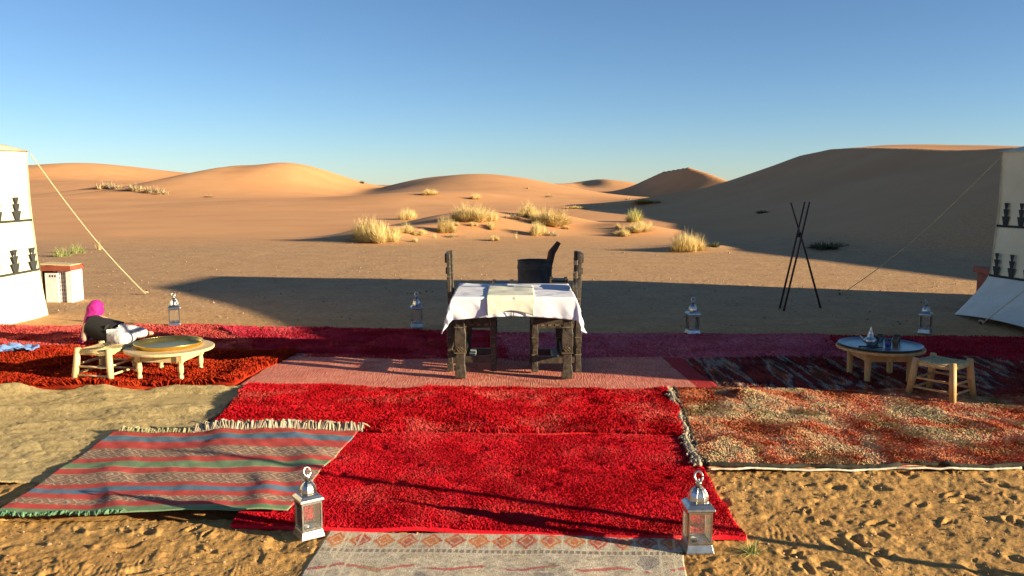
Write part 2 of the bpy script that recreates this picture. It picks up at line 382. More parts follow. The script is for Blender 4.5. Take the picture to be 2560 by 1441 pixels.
# ------------------------------------------------------------------ ground sheet
def make_ground():
    az_f = np.arange(-35, 35.001, .062)
    az_l = -35-np.cumsum(np.geomspace(.08, 9, 34)); az_l = az_l[az_l > -180]
    az_r = 35+np.cumsum(np.geomspace(.08, 9, 34)); az_r = az_r[az_r < 180]
    az = np.radians(np.concatenate([az_l[::-1], az_f, az_r]))
    el = np.radians(np.concatenate([[85, 75, 60, 50, 42, 36, 32], np.arange(29.6, 12, -.075), np.arange(12, 6.5, -.06)]))
    d = np.concatenate([1.6/np.tan(el), np.geomspace(14.2, 62, 230), np.geomspace(62.4, 420, 260), np.geomspace(450, 2600, 14)])
    A, D = np.meshgrid(az, d)
    X = D*np.sin(A); Y = D*np.cos(A); Z = gz(X, Y)
    near = (D < 16)
    nx, ny = X[near], Y[near]
    wx_ = nx+.06*vn(nx*6, ny*6, 6); wy_ = ny+.06*vn(nx*6+9, ny*6, 7)
    mz = .011*fbm(nx*1.7, ny*1.7, 4, 2) + .011*(.4-np.abs(fbm(wx_*7, wy_*7, 4, 5, .6))) + .005*fbm(nx*26, ny*26, 3, 1)
    pat = np.clip(vn(nx*1.6+5, ny*1.6, 6)*2.2, 0, 1)
    mz += .0022*pat*np.sin((nx*.8+ny*.6+.09*vn(nx*5, ny*5, 1))*210)*np.sin((nx*.6-ny*.8+.08*vn(nx*4, ny*4, 2))*120)
    lump = vn(nx*19, ny*19, 4); mz += .014*np.clip(lump-.45, 0, 1)*(1+vn(nx*2, ny*2, 2))
    # trodden sand: footprints and scuffs in front of and beside the rugs
    rg = np.random.default_rng(5)
    for k in range(760):
        if k < 600: cx, cy = rg.uniform(-3.2, 4.5), rg.uniform(2.9, 4.9)
        else: cx, cy = rg.uniform(-6, 6), rg.uniform(4.2, 11)
        an = rg.uniform(0, PI); la = rg.uniform(.012, .05)*(2.2 if k % 22 == 0 else 1); lb = la*rg.uniform(.3, .7); dp = min(.012, la*rg.uniform(.2, .42))*(1 if k < 600 else .5)
        m = (np.abs(nx-cx) < .4) & (np.abs(ny-cy) < .4)
        dx, dy = nx[m]-cx, ny[m]-cy
        u = (dx*math.cos(an)+dy*math.sin(an))/la; v = (-dx*math.sin(an)+dy*math.cos(an))/lb
        r2 = u*u+v*v
        mz[m] += dp*(-np.exp(-r2**1.6) + .5*np.exp(-(np.sqrt(r2)-1.45)**2*5))
    fade = .85-.60*sstep(5.0, 9.0, ny); fade *= 1-sstep(13, 16, np.hypot(nx, ny))
    mz *= fade
    ins = np.zeros(nx.shape, bool)
    for q in RUGQ.values(): ins |= inquad(nx, ny, q, -.02)
    mz = np.where(ins, -.02, mz)
    Z[near] += mz
    h, w_ = X.shape
    V = np.stack([X, Y, Z], -1).reshape(-1, 3)
    V = np.concatenate([V, [[0, 0, 0]]])
    i = np.arange(h*w_).reshape(h, w_)
    # close the ring behind the camera and the centre
    a0 = i[:-1, :-1].ravel(); a1 = i[:-1, 1:].ravel(); a2 = i[1:, 1:].ravel(); a3 = i[1:, :-1].ravel()
    Fq = np.stack([a0, a3, a2, a1], -1)
    ring = np.stack([i[:-1, -1], i[1:, -1], i[1:, 0], i[:-1, 0]], -1)
    Fq = np.concatenate([Fq, ring])
    o = npmesh('desert_sand', V, Fq, M['sand'])
    o['kind'] = 'structure'
    me = o.data
make_ground()

# ------------------------------------------------------------------ rug materials (u across the picture, v away -> near)
def rugbase(name, rough=.95):
    m, nt, b = newmat(name)
    uv = N(nt, 'ShaderNodeUVMap'); b.inputs['Roughness'].default_value = rough; b.inputs['Specular IOR Level'].default_value = .1
    return m, nt, b, uv.outputs[0]
def mp(nt, v, sc, rot=0):
    m = N(nt, 'ShaderNodeMapping'); m.inputs['Scale'].default_value = sc; m.inputs['Rotation'].default_value = (0, 0, rot)
    L(nt, v, m.inputs[0]); return m.outputs[0]
def island(nt, col, amt):
    g = N(nt, 'ShaderNodeNewGeometry'); h = N(nt, 'ShaderNodeHueSaturation')
    mr = N(nt, 'ShaderNodeMapRange'); mr.inputs[3].default_value = 1-amt; mr.inputs[4].default_value = 1+amt
    L(nt, g.outputs['Random Per Island'], mr.inputs[0]); L(nt, mr.outputs[0], h.inputs['Value']); L(nt, col, h.inputs['Color'])
    return h.outputs[0]
def plainrug(name, cols, scale=3, isl=.0, lines=0, bump=.6, bs=90, edge=None):
    m, nt, b, uv = rugbase(name)
    tc = N(nt, 'ShaderNodeTexCoord'); P = tc.outputs['Object']
    f = noise(nt, P, scale, 6, .65)
    r = ramp(nt, [(.28+.44*i/(len(cols)-1), c) for i, c in enumerate(cols)]); L(nt, f, r.inputs[0]); c = r.outputs[0]
    if lines:
        wv = N(nt, 'ShaderNodeTexNoise'); wv.inputs['Scale'].default_value = 1; wv.inputs['Detail'].default_value = 3
        L(nt, mp(nt, P, (lines, 9, 1)), wv.inputs['Vector'])
        r2 = ramp(nt, [(.38, (.62, .62, .62)), (.6, (1.1, 1.1, 1.1))]); L(nt, wv.outputs[0], r2.inputs[0])
        c = mixc(nt, .8, c, r2.outputs[0], 'MULTIPLY')
        bumpn(nt, b, wv.outputs[0], bump, .008)
    else: bumpn(nt, b, noise(nt, P, bs, 4, .7), bump, .008)
    if edge:
        sp = N(nt, 'ShaderNodeSeparateXYZ'); L(nt, uv, sp.inputs[0])
        g = N(nt, 'ShaderNodeMath', operation='GREATER_THAN'); L(nt, sp.outputs[0], g.inputs[0]); g.inputs[1].default_value = .955
        c = mixc(nt, g.outputs[0], c, edge)
    if isl: c = island(nt, c, isl)
    L(nt, c, b.inputs['Base Color']); return m
RED = [(.26, .002, .010), (.43, .006, .018), (.52, .018, .03)]
M['lowred'] = plainrug('crimson_wool', [(.44, .005, .012), (.54, .010, .020), (.58, .05, .05)], 2.4, .12)
M['upred'] = plainrug('scarlet_wool', [(.36, .002, .006), (.50, .008, .014), (.58, .09, .07)], 2.6, .18)
M['rust'] = plainrug('rust_shag_wool', [(.20, .008, .003), (.29, .020, .005), (.36, .042, .010)], 3, .18)
M['leftred'] = plainrug('brick_red_wool', [(.32, .03, .03), (.44, .07, .06), (.46, .12, .10)], 3, .2, 0, .7)
M['wine'] = plainrug('wine_wool', [(.36, .012, .03), (.46, .03, .055), (.50, .08, .09)], 3, .15, 0, .7)
M['wineright'] = plainrug('dark_wine_wool', [(.32, .008, .02), (.40, .016, .03), (.44, .04, .05)], 3, .15, 0, .7)
M['mauve'] = plainrug('dusty_pink_wool', [(.46, .07, .11), (.56, .13, .16), (.58, .18, .20)], 2.2, .12, 40, .5)
M['salmon'] = plainrug('salmon_flatweave', [(.50, .13, .09), (.60, .20, .14), (.64, .26, .18)], 5, 0, 110, .9, edge=(.38, .03, .03))
M['blanket'] = plainrug('beige_blanket', [(.32, .23, .10), (.45, .33, .15), (.52, .39, .19)], 9, 0, 0, 1.0, 60)
def stripe_mat():
    m, nt, b, uv = rugbase('striped_kilim_wool')
    tc = N(nt, 'ShaderNodeTexCoord'); P = tc.outputs['Object']
    sp = N(nt, 'ShaderNodeSeparateXYZ'); L(nt, uv, sp.inputs[0])
    wob = noise(nt, uv, 5, 2)
    ad = N(nt, 'ShaderNodeMath', operation='MULTIPLY_ADD'); L(nt, wob, ad.inputs[0]); ad.inputs[1].default_value = .012; L(nt, sp.outputs[1], ad.inputs[2])
    red = (.50, .045, .05); blu = (.085, .17, .27); grn = (.14, .26, .14); mot = (.20, .14, .10); cr = (.40, .32, .22)
    st = [(0, red), (.07, (.35, .19, .05)), (.078, blu), (.155, red), (.255, mot), (.385, red), (.445, grn), (.515, cr), (.523, red), (.585, cr), (.592, mot),
          (.70, red), (.745, blu), (.80, red), (.85, mot), (.91, red), (.955, grn)]
    r = ramp(nt, st, 'CONSTANT'); L(nt, ad.outputs[0], r.inputs[0])
    # motif bands: little woven lozenges
    def M3(op, a_, b_=0.0, c_=None):
        n_ = N(nt, 'ShaderNodeMath', operation=op)
        for i_, q_ in enumerate((a_, b_, c_)):
            if q_ is None: continue
            if hasattr(q_, 'links'): L(nt, q_, n_.inputs[i_])
            else: n_.inputs[i_].default_value = q_
        return n_.outputs[0]
    zu = M3('ABSOLUTE', M3('SUBTRACT', M3('FRACT', M3('MULTIPLY', sp.outputs[0], 11.0)), .5))
    zv = M3('MULTIPLY', sp.outputs[1], 9.0)
    ch = M3('FRACT', M3('MULTIPLY_ADD', M3('ADD', zu, M3('ABSOLUTE', M3('SUBTRACT', M3('FRACT', zv), .5))), 3.2, M3('MULTIPLY', noise(nt, uv, 60, 3, .7), .9)))
    mc = ramp(nt, [(0, (.12, .10, .06)), (.35, (.26, .19, .14)), (.55, (.38, .10, .08)), (.8, (.44, .36, .27))]); L(nt, ch, mc.inputs[0])
    dist = N(nt, 'ShaderNodeVectorMath', operation='DISTANCE'); L(nt, r.outputs[0], dist.inputs[0]); dist.inputs[1].default_value = mot
    lt = N(nt, 'ShaderNodeMath', operation='LESS_THAN'); L(nt, dist.outputs['Value'], lt.inputs[0]); lt.inputs[1].default_value = .02
    c = mixc(nt, lt.outputs[0], r.outputs[0], mc.outputs[0])
    dirt = ramp(nt, [(.3, (.72, .68, .62)), (.7, (1.15, 1.1, 1.05))]); L(nt, noise(nt, P, 7, 6, .7), dirt.inputs[0])
    c = mixc(nt, .8, c, dirt.outputs[0], 'MULTIPLY')
    c = mixc(nt, .12, c, (.42, .32, .2))
    L(nt, c, b.inputs['Base Color']); bumpn(nt, b, noise(nt, mp(nt, P, (60, 260, 1)), 1, 3), .6, .004); return m
M['stripe'] = stripe_mat()
def cream_mat():
    m, nt, b, uv = rugbase('cream_kilim_wool')
    tc = N(nt, 'ShaderNodeTexCoord'); P = tc.outputs['Object']
    sp = N(nt, 'ShaderNodeSeparateXYZ'); L(nt, uv, sp.inputs[0])
    u, v = sp.outputs[0], sp.outputs[1]
    base = ramp(nt, [(.36, (.24, .20, .16)), (.47, (.42, .35, .27)), (.60, (.62, .53, .39))]); L(nt, noise(nt, P, 30, 8, .85), base.inputs[0])
    c = base.outputs[0]
    # woven rust motifs in the end border: repeated cells with diamond figures
    def frac(src, k, off=0):
        a_ = N(nt, 'ShaderNodeMath', operation='MULTIPLY_ADD'); L(nt, src, a_.inputs[0]); a_.inputs[1].default_value = k; a_.inputs[2].default_value = off
        f_ = N(nt, 'ShaderNodeMath', operation='FRACT'); L(nt, a_.outputs[0], f_.inputs[0]); return f_.outputs[0]
    def M2(op, a_, b_, c_=None):
        n = N(nt, 'ShaderNodeMath', operation=op)
        for i_, q in enumerate((a_, b_, c_)):
            if q is None: continue
            if hasattr(q, 'links'): L(nt, q, n.inputs[i_])
            else: n.inputs[i_].default_value = q
        return n.outputs[0]
    fu = M2('ABSOLUTE', M2('SUBTRACT', frac(u, 15), .5), 0); fv = M2('ABSOLUTE', M2('SUBTRACT', frac(v, 6.2, -.10), .5), 0)
    rr = M2('ADD', fu, M2('MULTIPLY', fv, .9)); rr = M2('ADD', rr, M2('MULTIPLY', noise(nt, P, 55, 5, .8), .5))
    dm = ramp(nt, [(0, (0, 0, 0)), (.36, (1, 1, 1)), (.46, (.9, .9, .9)), (.54, (0, 0, 0)), (.60, (1, 1, 1)), (.70, (1, 1, 1)), (.76, (0, 0, 0))]); L(nt, rr, dm.inputs[0])
    bd = M2('MULTIPLY', M2('GREATER_THAN', v, .012), M2('LESS_THAN', v, .185))
    cell = mixc(nt, M2('GREATER_THAN', noise(nt, mp(nt, uv, (15, 2, 1)), 1, 1), .52), (.52, .15, .04), (.42, .07, .04))
    c = mixc(nt, M2('MULTIPLY', M2('MULTIPLY', dm.outputs[0], bd), .95), c, cell)
    sepl = M2('MULTIPLY', M2('GREATER_THAN', fu, .465), bd); c = mixc(nt, M2('MULTIPLY', sepl, .7), c, (.60, .52, .38))
    # narrow guard band
    g2 = M2('MULTIPLY', M2('GREATER_THAN', v, .20), M2('LESS_THAN', v, .235))
    zz = M2('GREATER_THAN', M2('ADD', frac(u, 60), M2('MULTIPLY', noise(nt, P, 60, 2), .8)), .8)
    c = mixc(nt, M2('MULTIPLY', g2, M2('MULTIPLY', zz, .7)), c, (.12, .10, .10))
    # field zigzags in red with hints of green
    zig = M2('ABSOLUTE', M2('SUBTRACT', frac(u, 5.5), .5), 0)
    band_ = M2('ABSOLUTE', M2('SUBTRACT', frac(v, 5.2, .35), M2('ADD', M2('MULTIPLY', zig, .5), .3)), 0)
    band_ = M2('ADD', band_, M2('MULTIPLY', M2('SUBTRACT', noise(nt, P, 26, 4), .5), .22))
    fld = M2('GREATER_THAN', v, .25)
    zf = M2('MULTIPLY', M2('MULTIPLY', M2('LESS_THAN', band_, .065), fld), M2('GREATER_THAN', noise(nt, P, 6, 2), .45))
    c = mixc(nt, M2('MULTIPLY', zf, .75), c, (.42, .05, .06))
    gf = M2('MULTIPLY', M2('MULTIPLY', M2('LESS_THAN', M2('ABSOLUTE', M2('SUBTRACT', band_, .09), 0), .03), fld), M2('GREATER_THAN', noise(nt, P, 5, 2), .60))
    c = mixc(nt, M2('MULTIPLY', gf, .7), c, (.10, .18, .10))
    nv = M2('MULTIPLY', M2('GREATER_THAN', noise(nt, P, 4.2, 2), .66), fld); c = mixc(nt, M2('MULTIPLY', nv, .5), c, (.09, .10, .14))
    # cream ribs
    for a_, src in ((.055, u), (.098, u), (.935, u), (.975, u), (.190, v), (.242, v)):
        ln = M2('LESS_THAN', M2('ABSOLUTE', M2('SUBTRACT', src, a_), 0), .0035 if src is u else .003); c = mixc(nt, M2('MULTIPLY', ln, .75), c, (.62, .54, .38))
    dust = ramp(nt, [(.45, (0, 0, 0)), (.75, (1, 1, 1))]); L(nt, noise(nt, P, 5, 7, .75), dust.inputs[0])
    c = mixc(nt, M2('MULTIPLY', dust.outputs[0], .45), c, (.40, .29, .15))
    L(nt, c, b.inputs['Base Color']); bumpn(nt, b, noise(nt, P, 120, 5, .7), .9, .006); return m
M['cream'] = cream_mat()
def mottled_mat():
    m, nt, b, uv = rugbase('mottled_wool')
    tc = N(nt, 'ShaderNodeTexCoord'); P = tc.outputs['Object']
    f = noise(nt, mp(nt, P, (1, .8, 1)), 2.6, 6, .62, .5)
    r = ramp(nt, [(.36, (.42, .34, .17)), (.45, (.56, .37, .20)), (.51, (.54, .22, .12)), (.57, (.44, .055, .02)), (.68, (.50, .13, .05))]); L(nt, f, r.inputs[0])
    g = noise(nt, P, 12, 4, .7); r2 = ramp(nt, [(.38, (.40, .35, .18)), (.48, (.56, .36, .20)), (.60, (.46, .09, .03))]); L(nt, g, r2.inputs[0])
    c = mixc(nt, .3, r.outputs[0], r2.outputs[0]); c = island(nt, c, .10)
    L(nt, c, b.inputs['Base Color']); bumpn(nt, b, g, .5, .01); return m
M['mottled'] = mottled_mat()
def diag_mat():
    m, nt, b, uv = rugbase('diagonal_stripe_wool')
    tc = N(nt, 'ShaderNodeTexCoord'); P = tc.outputs['Object']
    f = N(nt, 'ShaderNodeTexNoise'); f.inputs['Scale'].default_value = 1; f.inputs['Detail'].default_value = 4
    L(nt, mp(nt, P, (7.5, 1.0, 1), R(35)), f.inputs['Vector'])
    r = ramp(nt, [(.34, (.10, .015, .02)), (.42, (.36, .05, .03)), (.5, (.15, .03, .03)), (.56, (.40, .34, .26)), (.6, (.42, .10, .04)), (.68, (.08, .05, .05))], 'LINEAR')
    L(nt, f.outputs[0], r.inputs[0]); c = island(nt, r.outputs[0], .2)
    L(nt, c, b.inputs['Base Color']); bumpn(nt, b, noise(nt, P, 60, 4), .6, .008); return m
M['diag'] = diag_mat()

# ------------------------------------------------------------------ rugs
_dr = np.random.default_rng(77)
_DN = [(_dr.uniform(-1.1, 1.3), _dr.uniform(3.8, 5.1), _dr.uniform(.02, .045), _dr.uniform(.008, .017)) for _ in range(46)]
def dents(x, y, u, v):
    z = 0*x
    for cx, cy, r, d in _DN: z = z-d*np.exp(-((x-cx)**2+((y-cy)*1.3)**2)/(r*r))
    return z+.008*np.abs(vn(x*1.5+y*2, y*2.2, 5))
def rug(q, mat, label, lift, cut=(), *, th=.012, wr=.004, wf=2.2, nu=160, nv=90, edge=.012, pile=0, ph=.02, pw=.006, seed=1, cat='rug', aniso=(1, 1), fold=None, lean=.6, bulge=0):
    TL, TR, BR, BL = [np.array((p.x, p.y)) for p in q]
    def pos(u, v):
        p = (TL[None]*(1-u)[:, None]+TR[None]*u[:, None])*(1-v)[:, None] + (BL[None]*(1-u)[:, None]+BR[None]*u[:, None])*v[:, None]
        x, y = p[:, 0], p[:, 1]
        eu = np.exp(-np.minimum(u, 1-u)*14); ev = np.exp(-np.minimum(v, 1-v)*14)
        x = x+eu*edge*fbm(y*2.3+seed, y*0+seed*3, 3, seed)*2.2; y = y+ev*edge*fbm(x*2.3+seed, x*0+seed*5, 3, seed+1)*2.2
        n = fbm(x*wf*aniso[0]+seed, y*wf*aniso[1]-seed, 4, seed+2)
        z = gz(x, y)+lift+wr*n*1.6 + wr*.9*(1-2*np.abs(vn(x*wf*.8*aniso[0]+y*.9, y*wf*.8*aniso[1], seed+4)))
        if fold is not None: z = z+fold(x, y, u, v)
        return x, y, np.maximum(z, gz(x, y)+min(lift*.55, .018)+.001)
    U, Vv = np.meshgrid(np.linspace(0, 1, nu), np.linspace(0, 1, nv)); u = U.ravel(); v = Vv.ravel()
    x, y, z = pos(u, v)
    top = np.stack([x, y, z], -1); h, w_ = U.shape; i = np.arange(h*w_).reshape(h, w_)
    F1 = np.stack([i[:-1, :-1], i[1:, :-1], i[1:, 1:], i[:-1, 1:]], -1).reshape(-1, 4)
    rim = np.concatenate([i[0, :-1], i[:-1, -1], i[-1, :0:-1], i[:0:-1, 0]])
    low = top[rim].copy(); low[:, 2] -= th; n0 = len(top); k = np.arange(len(rim)); k2 = (k+1) % len(rim)
    F2 = np.stack([rim[k], rim[k2], n0+k2, n0+k], -1)
    V = np.concatenate([top, low]); UV = np.concatenate([np.stack([u, v], -1), np.stack([u, v], -1)[rim]])
    o = npmesh('rug', V, np.concatenate([F1, F2]), mat, UV)
    tag(o, label, cat, 'rugs laid over the sand')
    if pile:
        rg = np.random.default_rng(seed); n = pile
        pu = rg.random(n); pv = rg.random(n)
        for cq in cut:
            x, y, z = pos(pu, pv); ok = ~inquad(x, y, RUGQ[cq], -.03); pu, pv = pu[ok], pv[ok]
        n = len(pu)
        x, y, z = pos(pu, pv)
        an = rg.uniform(0, 2*PI, n); wx, wy = np.cos(an)*pw/2, np.sin(an)*pw/2
        hh = ph*rg.uniform(.5, 1.1, n)*(1+.35*fbm(x*4, y*4, 2, 3))
        # clumps comb the pile over in patches
        ca = fbm(x*1.7, y*1.7, 3, seed)*PI*3; cl = lean*1.5*ph*rg.uniform(.5, 1.2, n)
        tx = np.cos(ca)*cl+rg.normal(0, ph*.3, n); ty = np.sin(ca)*cl+rg.normal(0, ph*.3, n)
        z0 = z-.003
        P0 = np.stack([x-wx, y-wy, z0], -1); P1 = np.stack([x+wx, y+wy, z0], -1)
        P2 = np.stack([x+wx*.8+tx, y+wy*.8+ty, z+hh], -1); P3 = np.stack([x-wx*.8+tx, y-wy*.8+ty, z+hh], -1)
        V = np.stack([P0, P1, P2, P3], 1).reshape(-1, 3); UV = np.repeat(np.stack([pu, pv], -1), 4, 0)
        p = npmesh('pile', V, np.arange(4*n).reshape(n, 4), mat, UV, smooth=False, parent=o)
        tag(p, kind='stuff')
    return o, pos
def fringe(o, pos, v0, u0, u1, n, ln, wd, mat, seed=3, up=.01, vdir=-1):
    rg = np.random.default_rng(seed); mb = MB()
    for k in range(n):
        u = u0+(u1-u0)*(k+rg.uniform(.1, .9))/n
        x, y, z = [float(t[0]) for t in pos(np.array([u]), np.array([v0]))]
        cl = .55+.45*math.sin(k*.23+seed)*math.sin(k*.071)
        l = ln*rg.uniform(.3, 1.1)*(.65+.6*cl); dx = (rg.normal(0, .35)+.5*math.sin(k*.17))*l; w_ = wd*rg.uniform(.4, 1.5)
        ds = 1 if vdir < 0 else -1
        mb.tube([(x, y-ds*.01, z+.004), (x+dx*.3, y+ds*l*.4, z+up*rg.uniform(.5, 2.2)), (x+dx*.8, y+ds*l*.8, z+up*rg.uniform(.1, 1.8)), (x+dx*1.2, y+ds*l, z+up*rg.uniform(-.2, .8))], [w_*.7, w_, w_*.8, w_*.3], 5)
    f = mb.build('fringe', mat, o); return f
o, pos = rug(RUGQ['cream'], M['cream'], 'worn cream and grey patterned kilim with rust border in front of the crimson rug', .010, (), th=.008, wr=.006, wf=2.6, nu=220, nv=130, edge=.006, seed=2, lean=1)
rug(RUGQ['leftred'], M['leftred'], 'faded brick red rug behind the person at far left', .016, (), th=.02, wr=.010, wf=1.6, nu=160, nv=60, edge=.03, pile=42000, ph=.018, pw=.010, seed=3)
rug(RUGQ['wine'], M['wine'], 'deep wine red rug in tent shade behind the left dining chair', .020, (), th=.02, wr=.010, wf=1.6, nu=160, nv=60, edge=.03, pile=36000, ph=.016, pw=.010, seed=4)
rug(RUGQ['wineright'], M['wineright'], 'dark wine red rug in full shade beneath the lifted skirt of the right tent', .018, (), th=.02, wr=.006, wf=1.6, nu=120, nv=50, edge=.02, pile=12000, ph=.014, pw=.010, seed=5)
rug(RUGQ['mauve'], M['mauve'], 'dusty pink rug in shade stretching right from behind the dining table', .024, (), th=.02, wr=.006, wf=1.6, nu=160, nv=60, edge=.012, pile=20000, ph=.010, pw=.009, seed=6)
rug(RUGQ['salmon'], M['salmon'], 'faded salmon flatweave rug beneath the carved dining table and chairs', .030, (), th=.012, wr=.004, wf=2.0, nu=220, nv=90, edge=.012, seed=7)
rug(RUGQ['diag'], M['diag'], 'dark rug with diagonal stripes beneath the low table with the teapot', .028, (), th=.015, wr=.006, wf=2, nu=180, nv=60, edge=.012, pile=30000, ph=.012, pw=.008, seed=8)
rug(RUGQ['blanket'], M['blanket'], 'crumpled beige blanket between the rust shag rug and the striped kilim', .014, (), th=.010, wr=.013, wf=2.6, nu=320, nv=200, edge=.03, seed=9, cat='blanket', aniso=(.8, 1.2),
    fold=lambda x, y, u, v: .05*np.exp(-(v/.05)**2)*(.55+.6*vn(x*3.1, x*0+2, 3)) + .016*np.abs(fbm(x*6+y*5, y*9, 4, 2, .6)))
rug(RUGQ['rust'], M['rust'], 'thick rust orange shag rug beneath the low table with the brass tray', .030, (), th=.03, wr=.012, wf=2.2, nu=200, nv=90, edge=.03, pile=95000, ph=.040, pw=.012, seed=10, lean=.5,
    fold=lambda x, y, u, v: .02*np.exp(-((u-.97)/.03)**2))
rug(RUGQ['lowred'], M['lowred'], 'crimson pile rug nearest the camera, between the two front lanterns', .022, ('stripe', 'upred'), th=.02, wr=.007, wf=1.9, nu=260, nv=150, edge=.012, pile=190000, ph=.009, pw=.0045, seed=11, lean=.5, fold=dents)
rug(RUGQ['upred'], M['upred'], 'bright scarlet shaggy rug between the salmon flatweave and the crimson rug', .034, ('stripe',), th=.025, wr=.009, wf=2.2, nu=240, nv=100, edge=.016, pile=150000, ph=.022, pw=.006, seed=12)
o, pos = rug(RUGQ['mottled'], M['mottled'], 'thick mottled cream and rust shaggy rug with a black edge at right', .028, (), th=.022, wr=.012, wf=2.3, nu=240, nv=110, edge=.012, pile=210000, ph=.011, pw=.0065, seed=13,
             lean=1.1, fold=lambda x, y, u, v: .035*np.exp(-((u-.13)/.07)**2-((v-.17)/.10)**2)*(1+.8*vn(x*7, y*7, 2))+.010*np.abs(vn(x*4, y*5, 3)))
# black selvedge, cream braid and white cord of the mottled rug
def edge_line(pos, us, vs, off, r, name, mat, par, wob=.0, seed=0, braid=0, dz=0):
    x, y, z = pos(np.array(us), np.array(vs)); P = []
    for k in range(len(x)):
        wv_ = wob*float(vn(k*.13, seed, 3))
        P.append((x[k]+off[0]+wv_*off[2], y[k]+off[1]+wv_*off[3], z[k]+dz))
    rr = [r*(1+.25*float(vn(k*.9, seed+3, 2))+ (braid*(k % 2))) for k in range(len(P))]
    MB().tube(P, rr, 7).build(name, mat, par, True)
nn = 90
edge_line(pos, [0.003]*nn, list(np.linspace(0, 1, nn)), (-.012, 0, 1, 0), .012, 'selvedge', M['blackcord'], o, .01, 1)
edge_line(pos, list(np.linspace(0, 1, 160)), [.998]*160, (0, -.012, 0, 1), .014, 'selvedge', M['blackcord'], o, .02, 2, dz=-.004)
edge_line(pos, [0.0]*nn, list(np.linspace(0, 1, nn)), (-.045, 0, 1, 0), .012, 'braid', M['fringe'], o, .015, 3, .2)
rq = random.Random(8); mb = MB()
for k in range(520):
    x, y, z = [float(t[0]) for t in pos(np.array([0.0]), np.array([rq.random()]))]
    x -= .045+rq.gauss(0, .014); a_ = rq.uniform(0, 2*PI); l = rq.uniform(.012, .032)
    mb.tube([(x, y, z-.006), (x+math.cos(a_)*l*.5, y+math.sin(a_)*l*.5, z+.004+.006*rq.random()), (x+math.cos(a_)*l, y+math.sin(a_)*l, z-.004)], [.004, .006, .003], 5)
mb.build('braid_tufts', simple('braid_wool', (.20, .16, .10), (.50, .42, .29), 20, .95, isl=.35), o)
edge_line(pos, list(np.linspace(0.0, .60, 120)), [1.0]*120, (0, -.045, 0, 1), .006, 'white_cord', M['cord'], o, .012, 4, dz=-.012)
# striped kilim last, over the red rugs
o, pos = rug(RUGQ['stripe'], M['stripe'], 'flat kilim with red, blue and green stripes at lower left', .056, (), th=.006, wr=.011, wf=2.0, nu=260, nv=150, edge=.010, seed=14, aniso=(1.0, .9),
             fold=lambda x, y, u, v: -.020*(1-sstep(.25, .6, u)) + .014*np.abs(np.sin(x*5.5+y*3.6+1.5*vn(x*2, y*2, 4)))**2*sstep(.08, .45, u)*np.clip(vn(x*1.3, y*1.3, 6)*1.5+.55, 0, 1)+.006*fbm(x*9+y*6, y*3, 2, 3) + .02*np.exp(-((v-1)/.06)**2)*np.clip(vn(x*3, y*0, 2), 0, 1))
fringe(o, pos, 0.0, .33, 1.02, 300, .095, .0065, M['fringe'], 4, .022)
fringe(o, pos, 0.0, .02, .33, 60, .05, .006, simple('olive_fringe', (.20, .20, .09), (.34, .30, .16), 20, .95, isl=.3), 5, .012)
fringe(o, pos, 1.0, .0, .45, 70, .03, .006, simple('green_fringe', (.05, .16, .07), (.14, .22, .12), 20, .95, isl=.3), 6, .006, 1)
# slip of white selvedge between the rust and salmon rugs
cx_, cy_ = at(640, 975), at(585, 978)

# ------------------------------------------------------------------ pebbles
def pebbles():
    rg = np.random.default_rng(21); P = []; S = []
    n = 12000
    ang = rg.uniform(R(-34), R(34), n); dd = np.exp(rg.uniform(math.log(2.8), math.log(24), n))
    x = dd*np.sin(ang); y = dd*np.cos(ang)
    ok = np.ones(n, bool)
    for q in RUGQ.values(): ok &= ~inquad(x, y, q, .03)
    x, y, dd = x[ok], y[ok], dd[ok]; n = len(x)
    s = rg.lognormal(0, .5, n)*.0036*np.clip(dd/7, .9, 1.5)
    z = gz(x, y)+s*.3+.006
    base = np.array([[1, 0, 0], [0, 1, 0], [-1, 0, 0], [0, -1, 0], [0, 0, .7], [0, 0, -.7]])
    V = base[None]*s[:, None, None]*rg.uniform(.6, 1.4, (n, 6, 1)) + np.stack([x, y, z], -1)[:, None]
    f = np.array([[0, 1, 4], [1, 2, 4], [2, 3, 4], [3, 0, 4], [1, 0, 5], [2, 1, 5], [3, 2, 5], [0, 3, 5]])
    Fq = (f[None]+6*np.arange(n)[:, None, None]).reshape(-1, 3)
    o = npmesh('pebbles', V.reshape(-1, 3), Fq, M['pebble'], smooth=False)
    tag(o, 'small pebbles and crumbs scattered over the sand around the rugs', 'pebbles', kind='stuff')
pebbles()

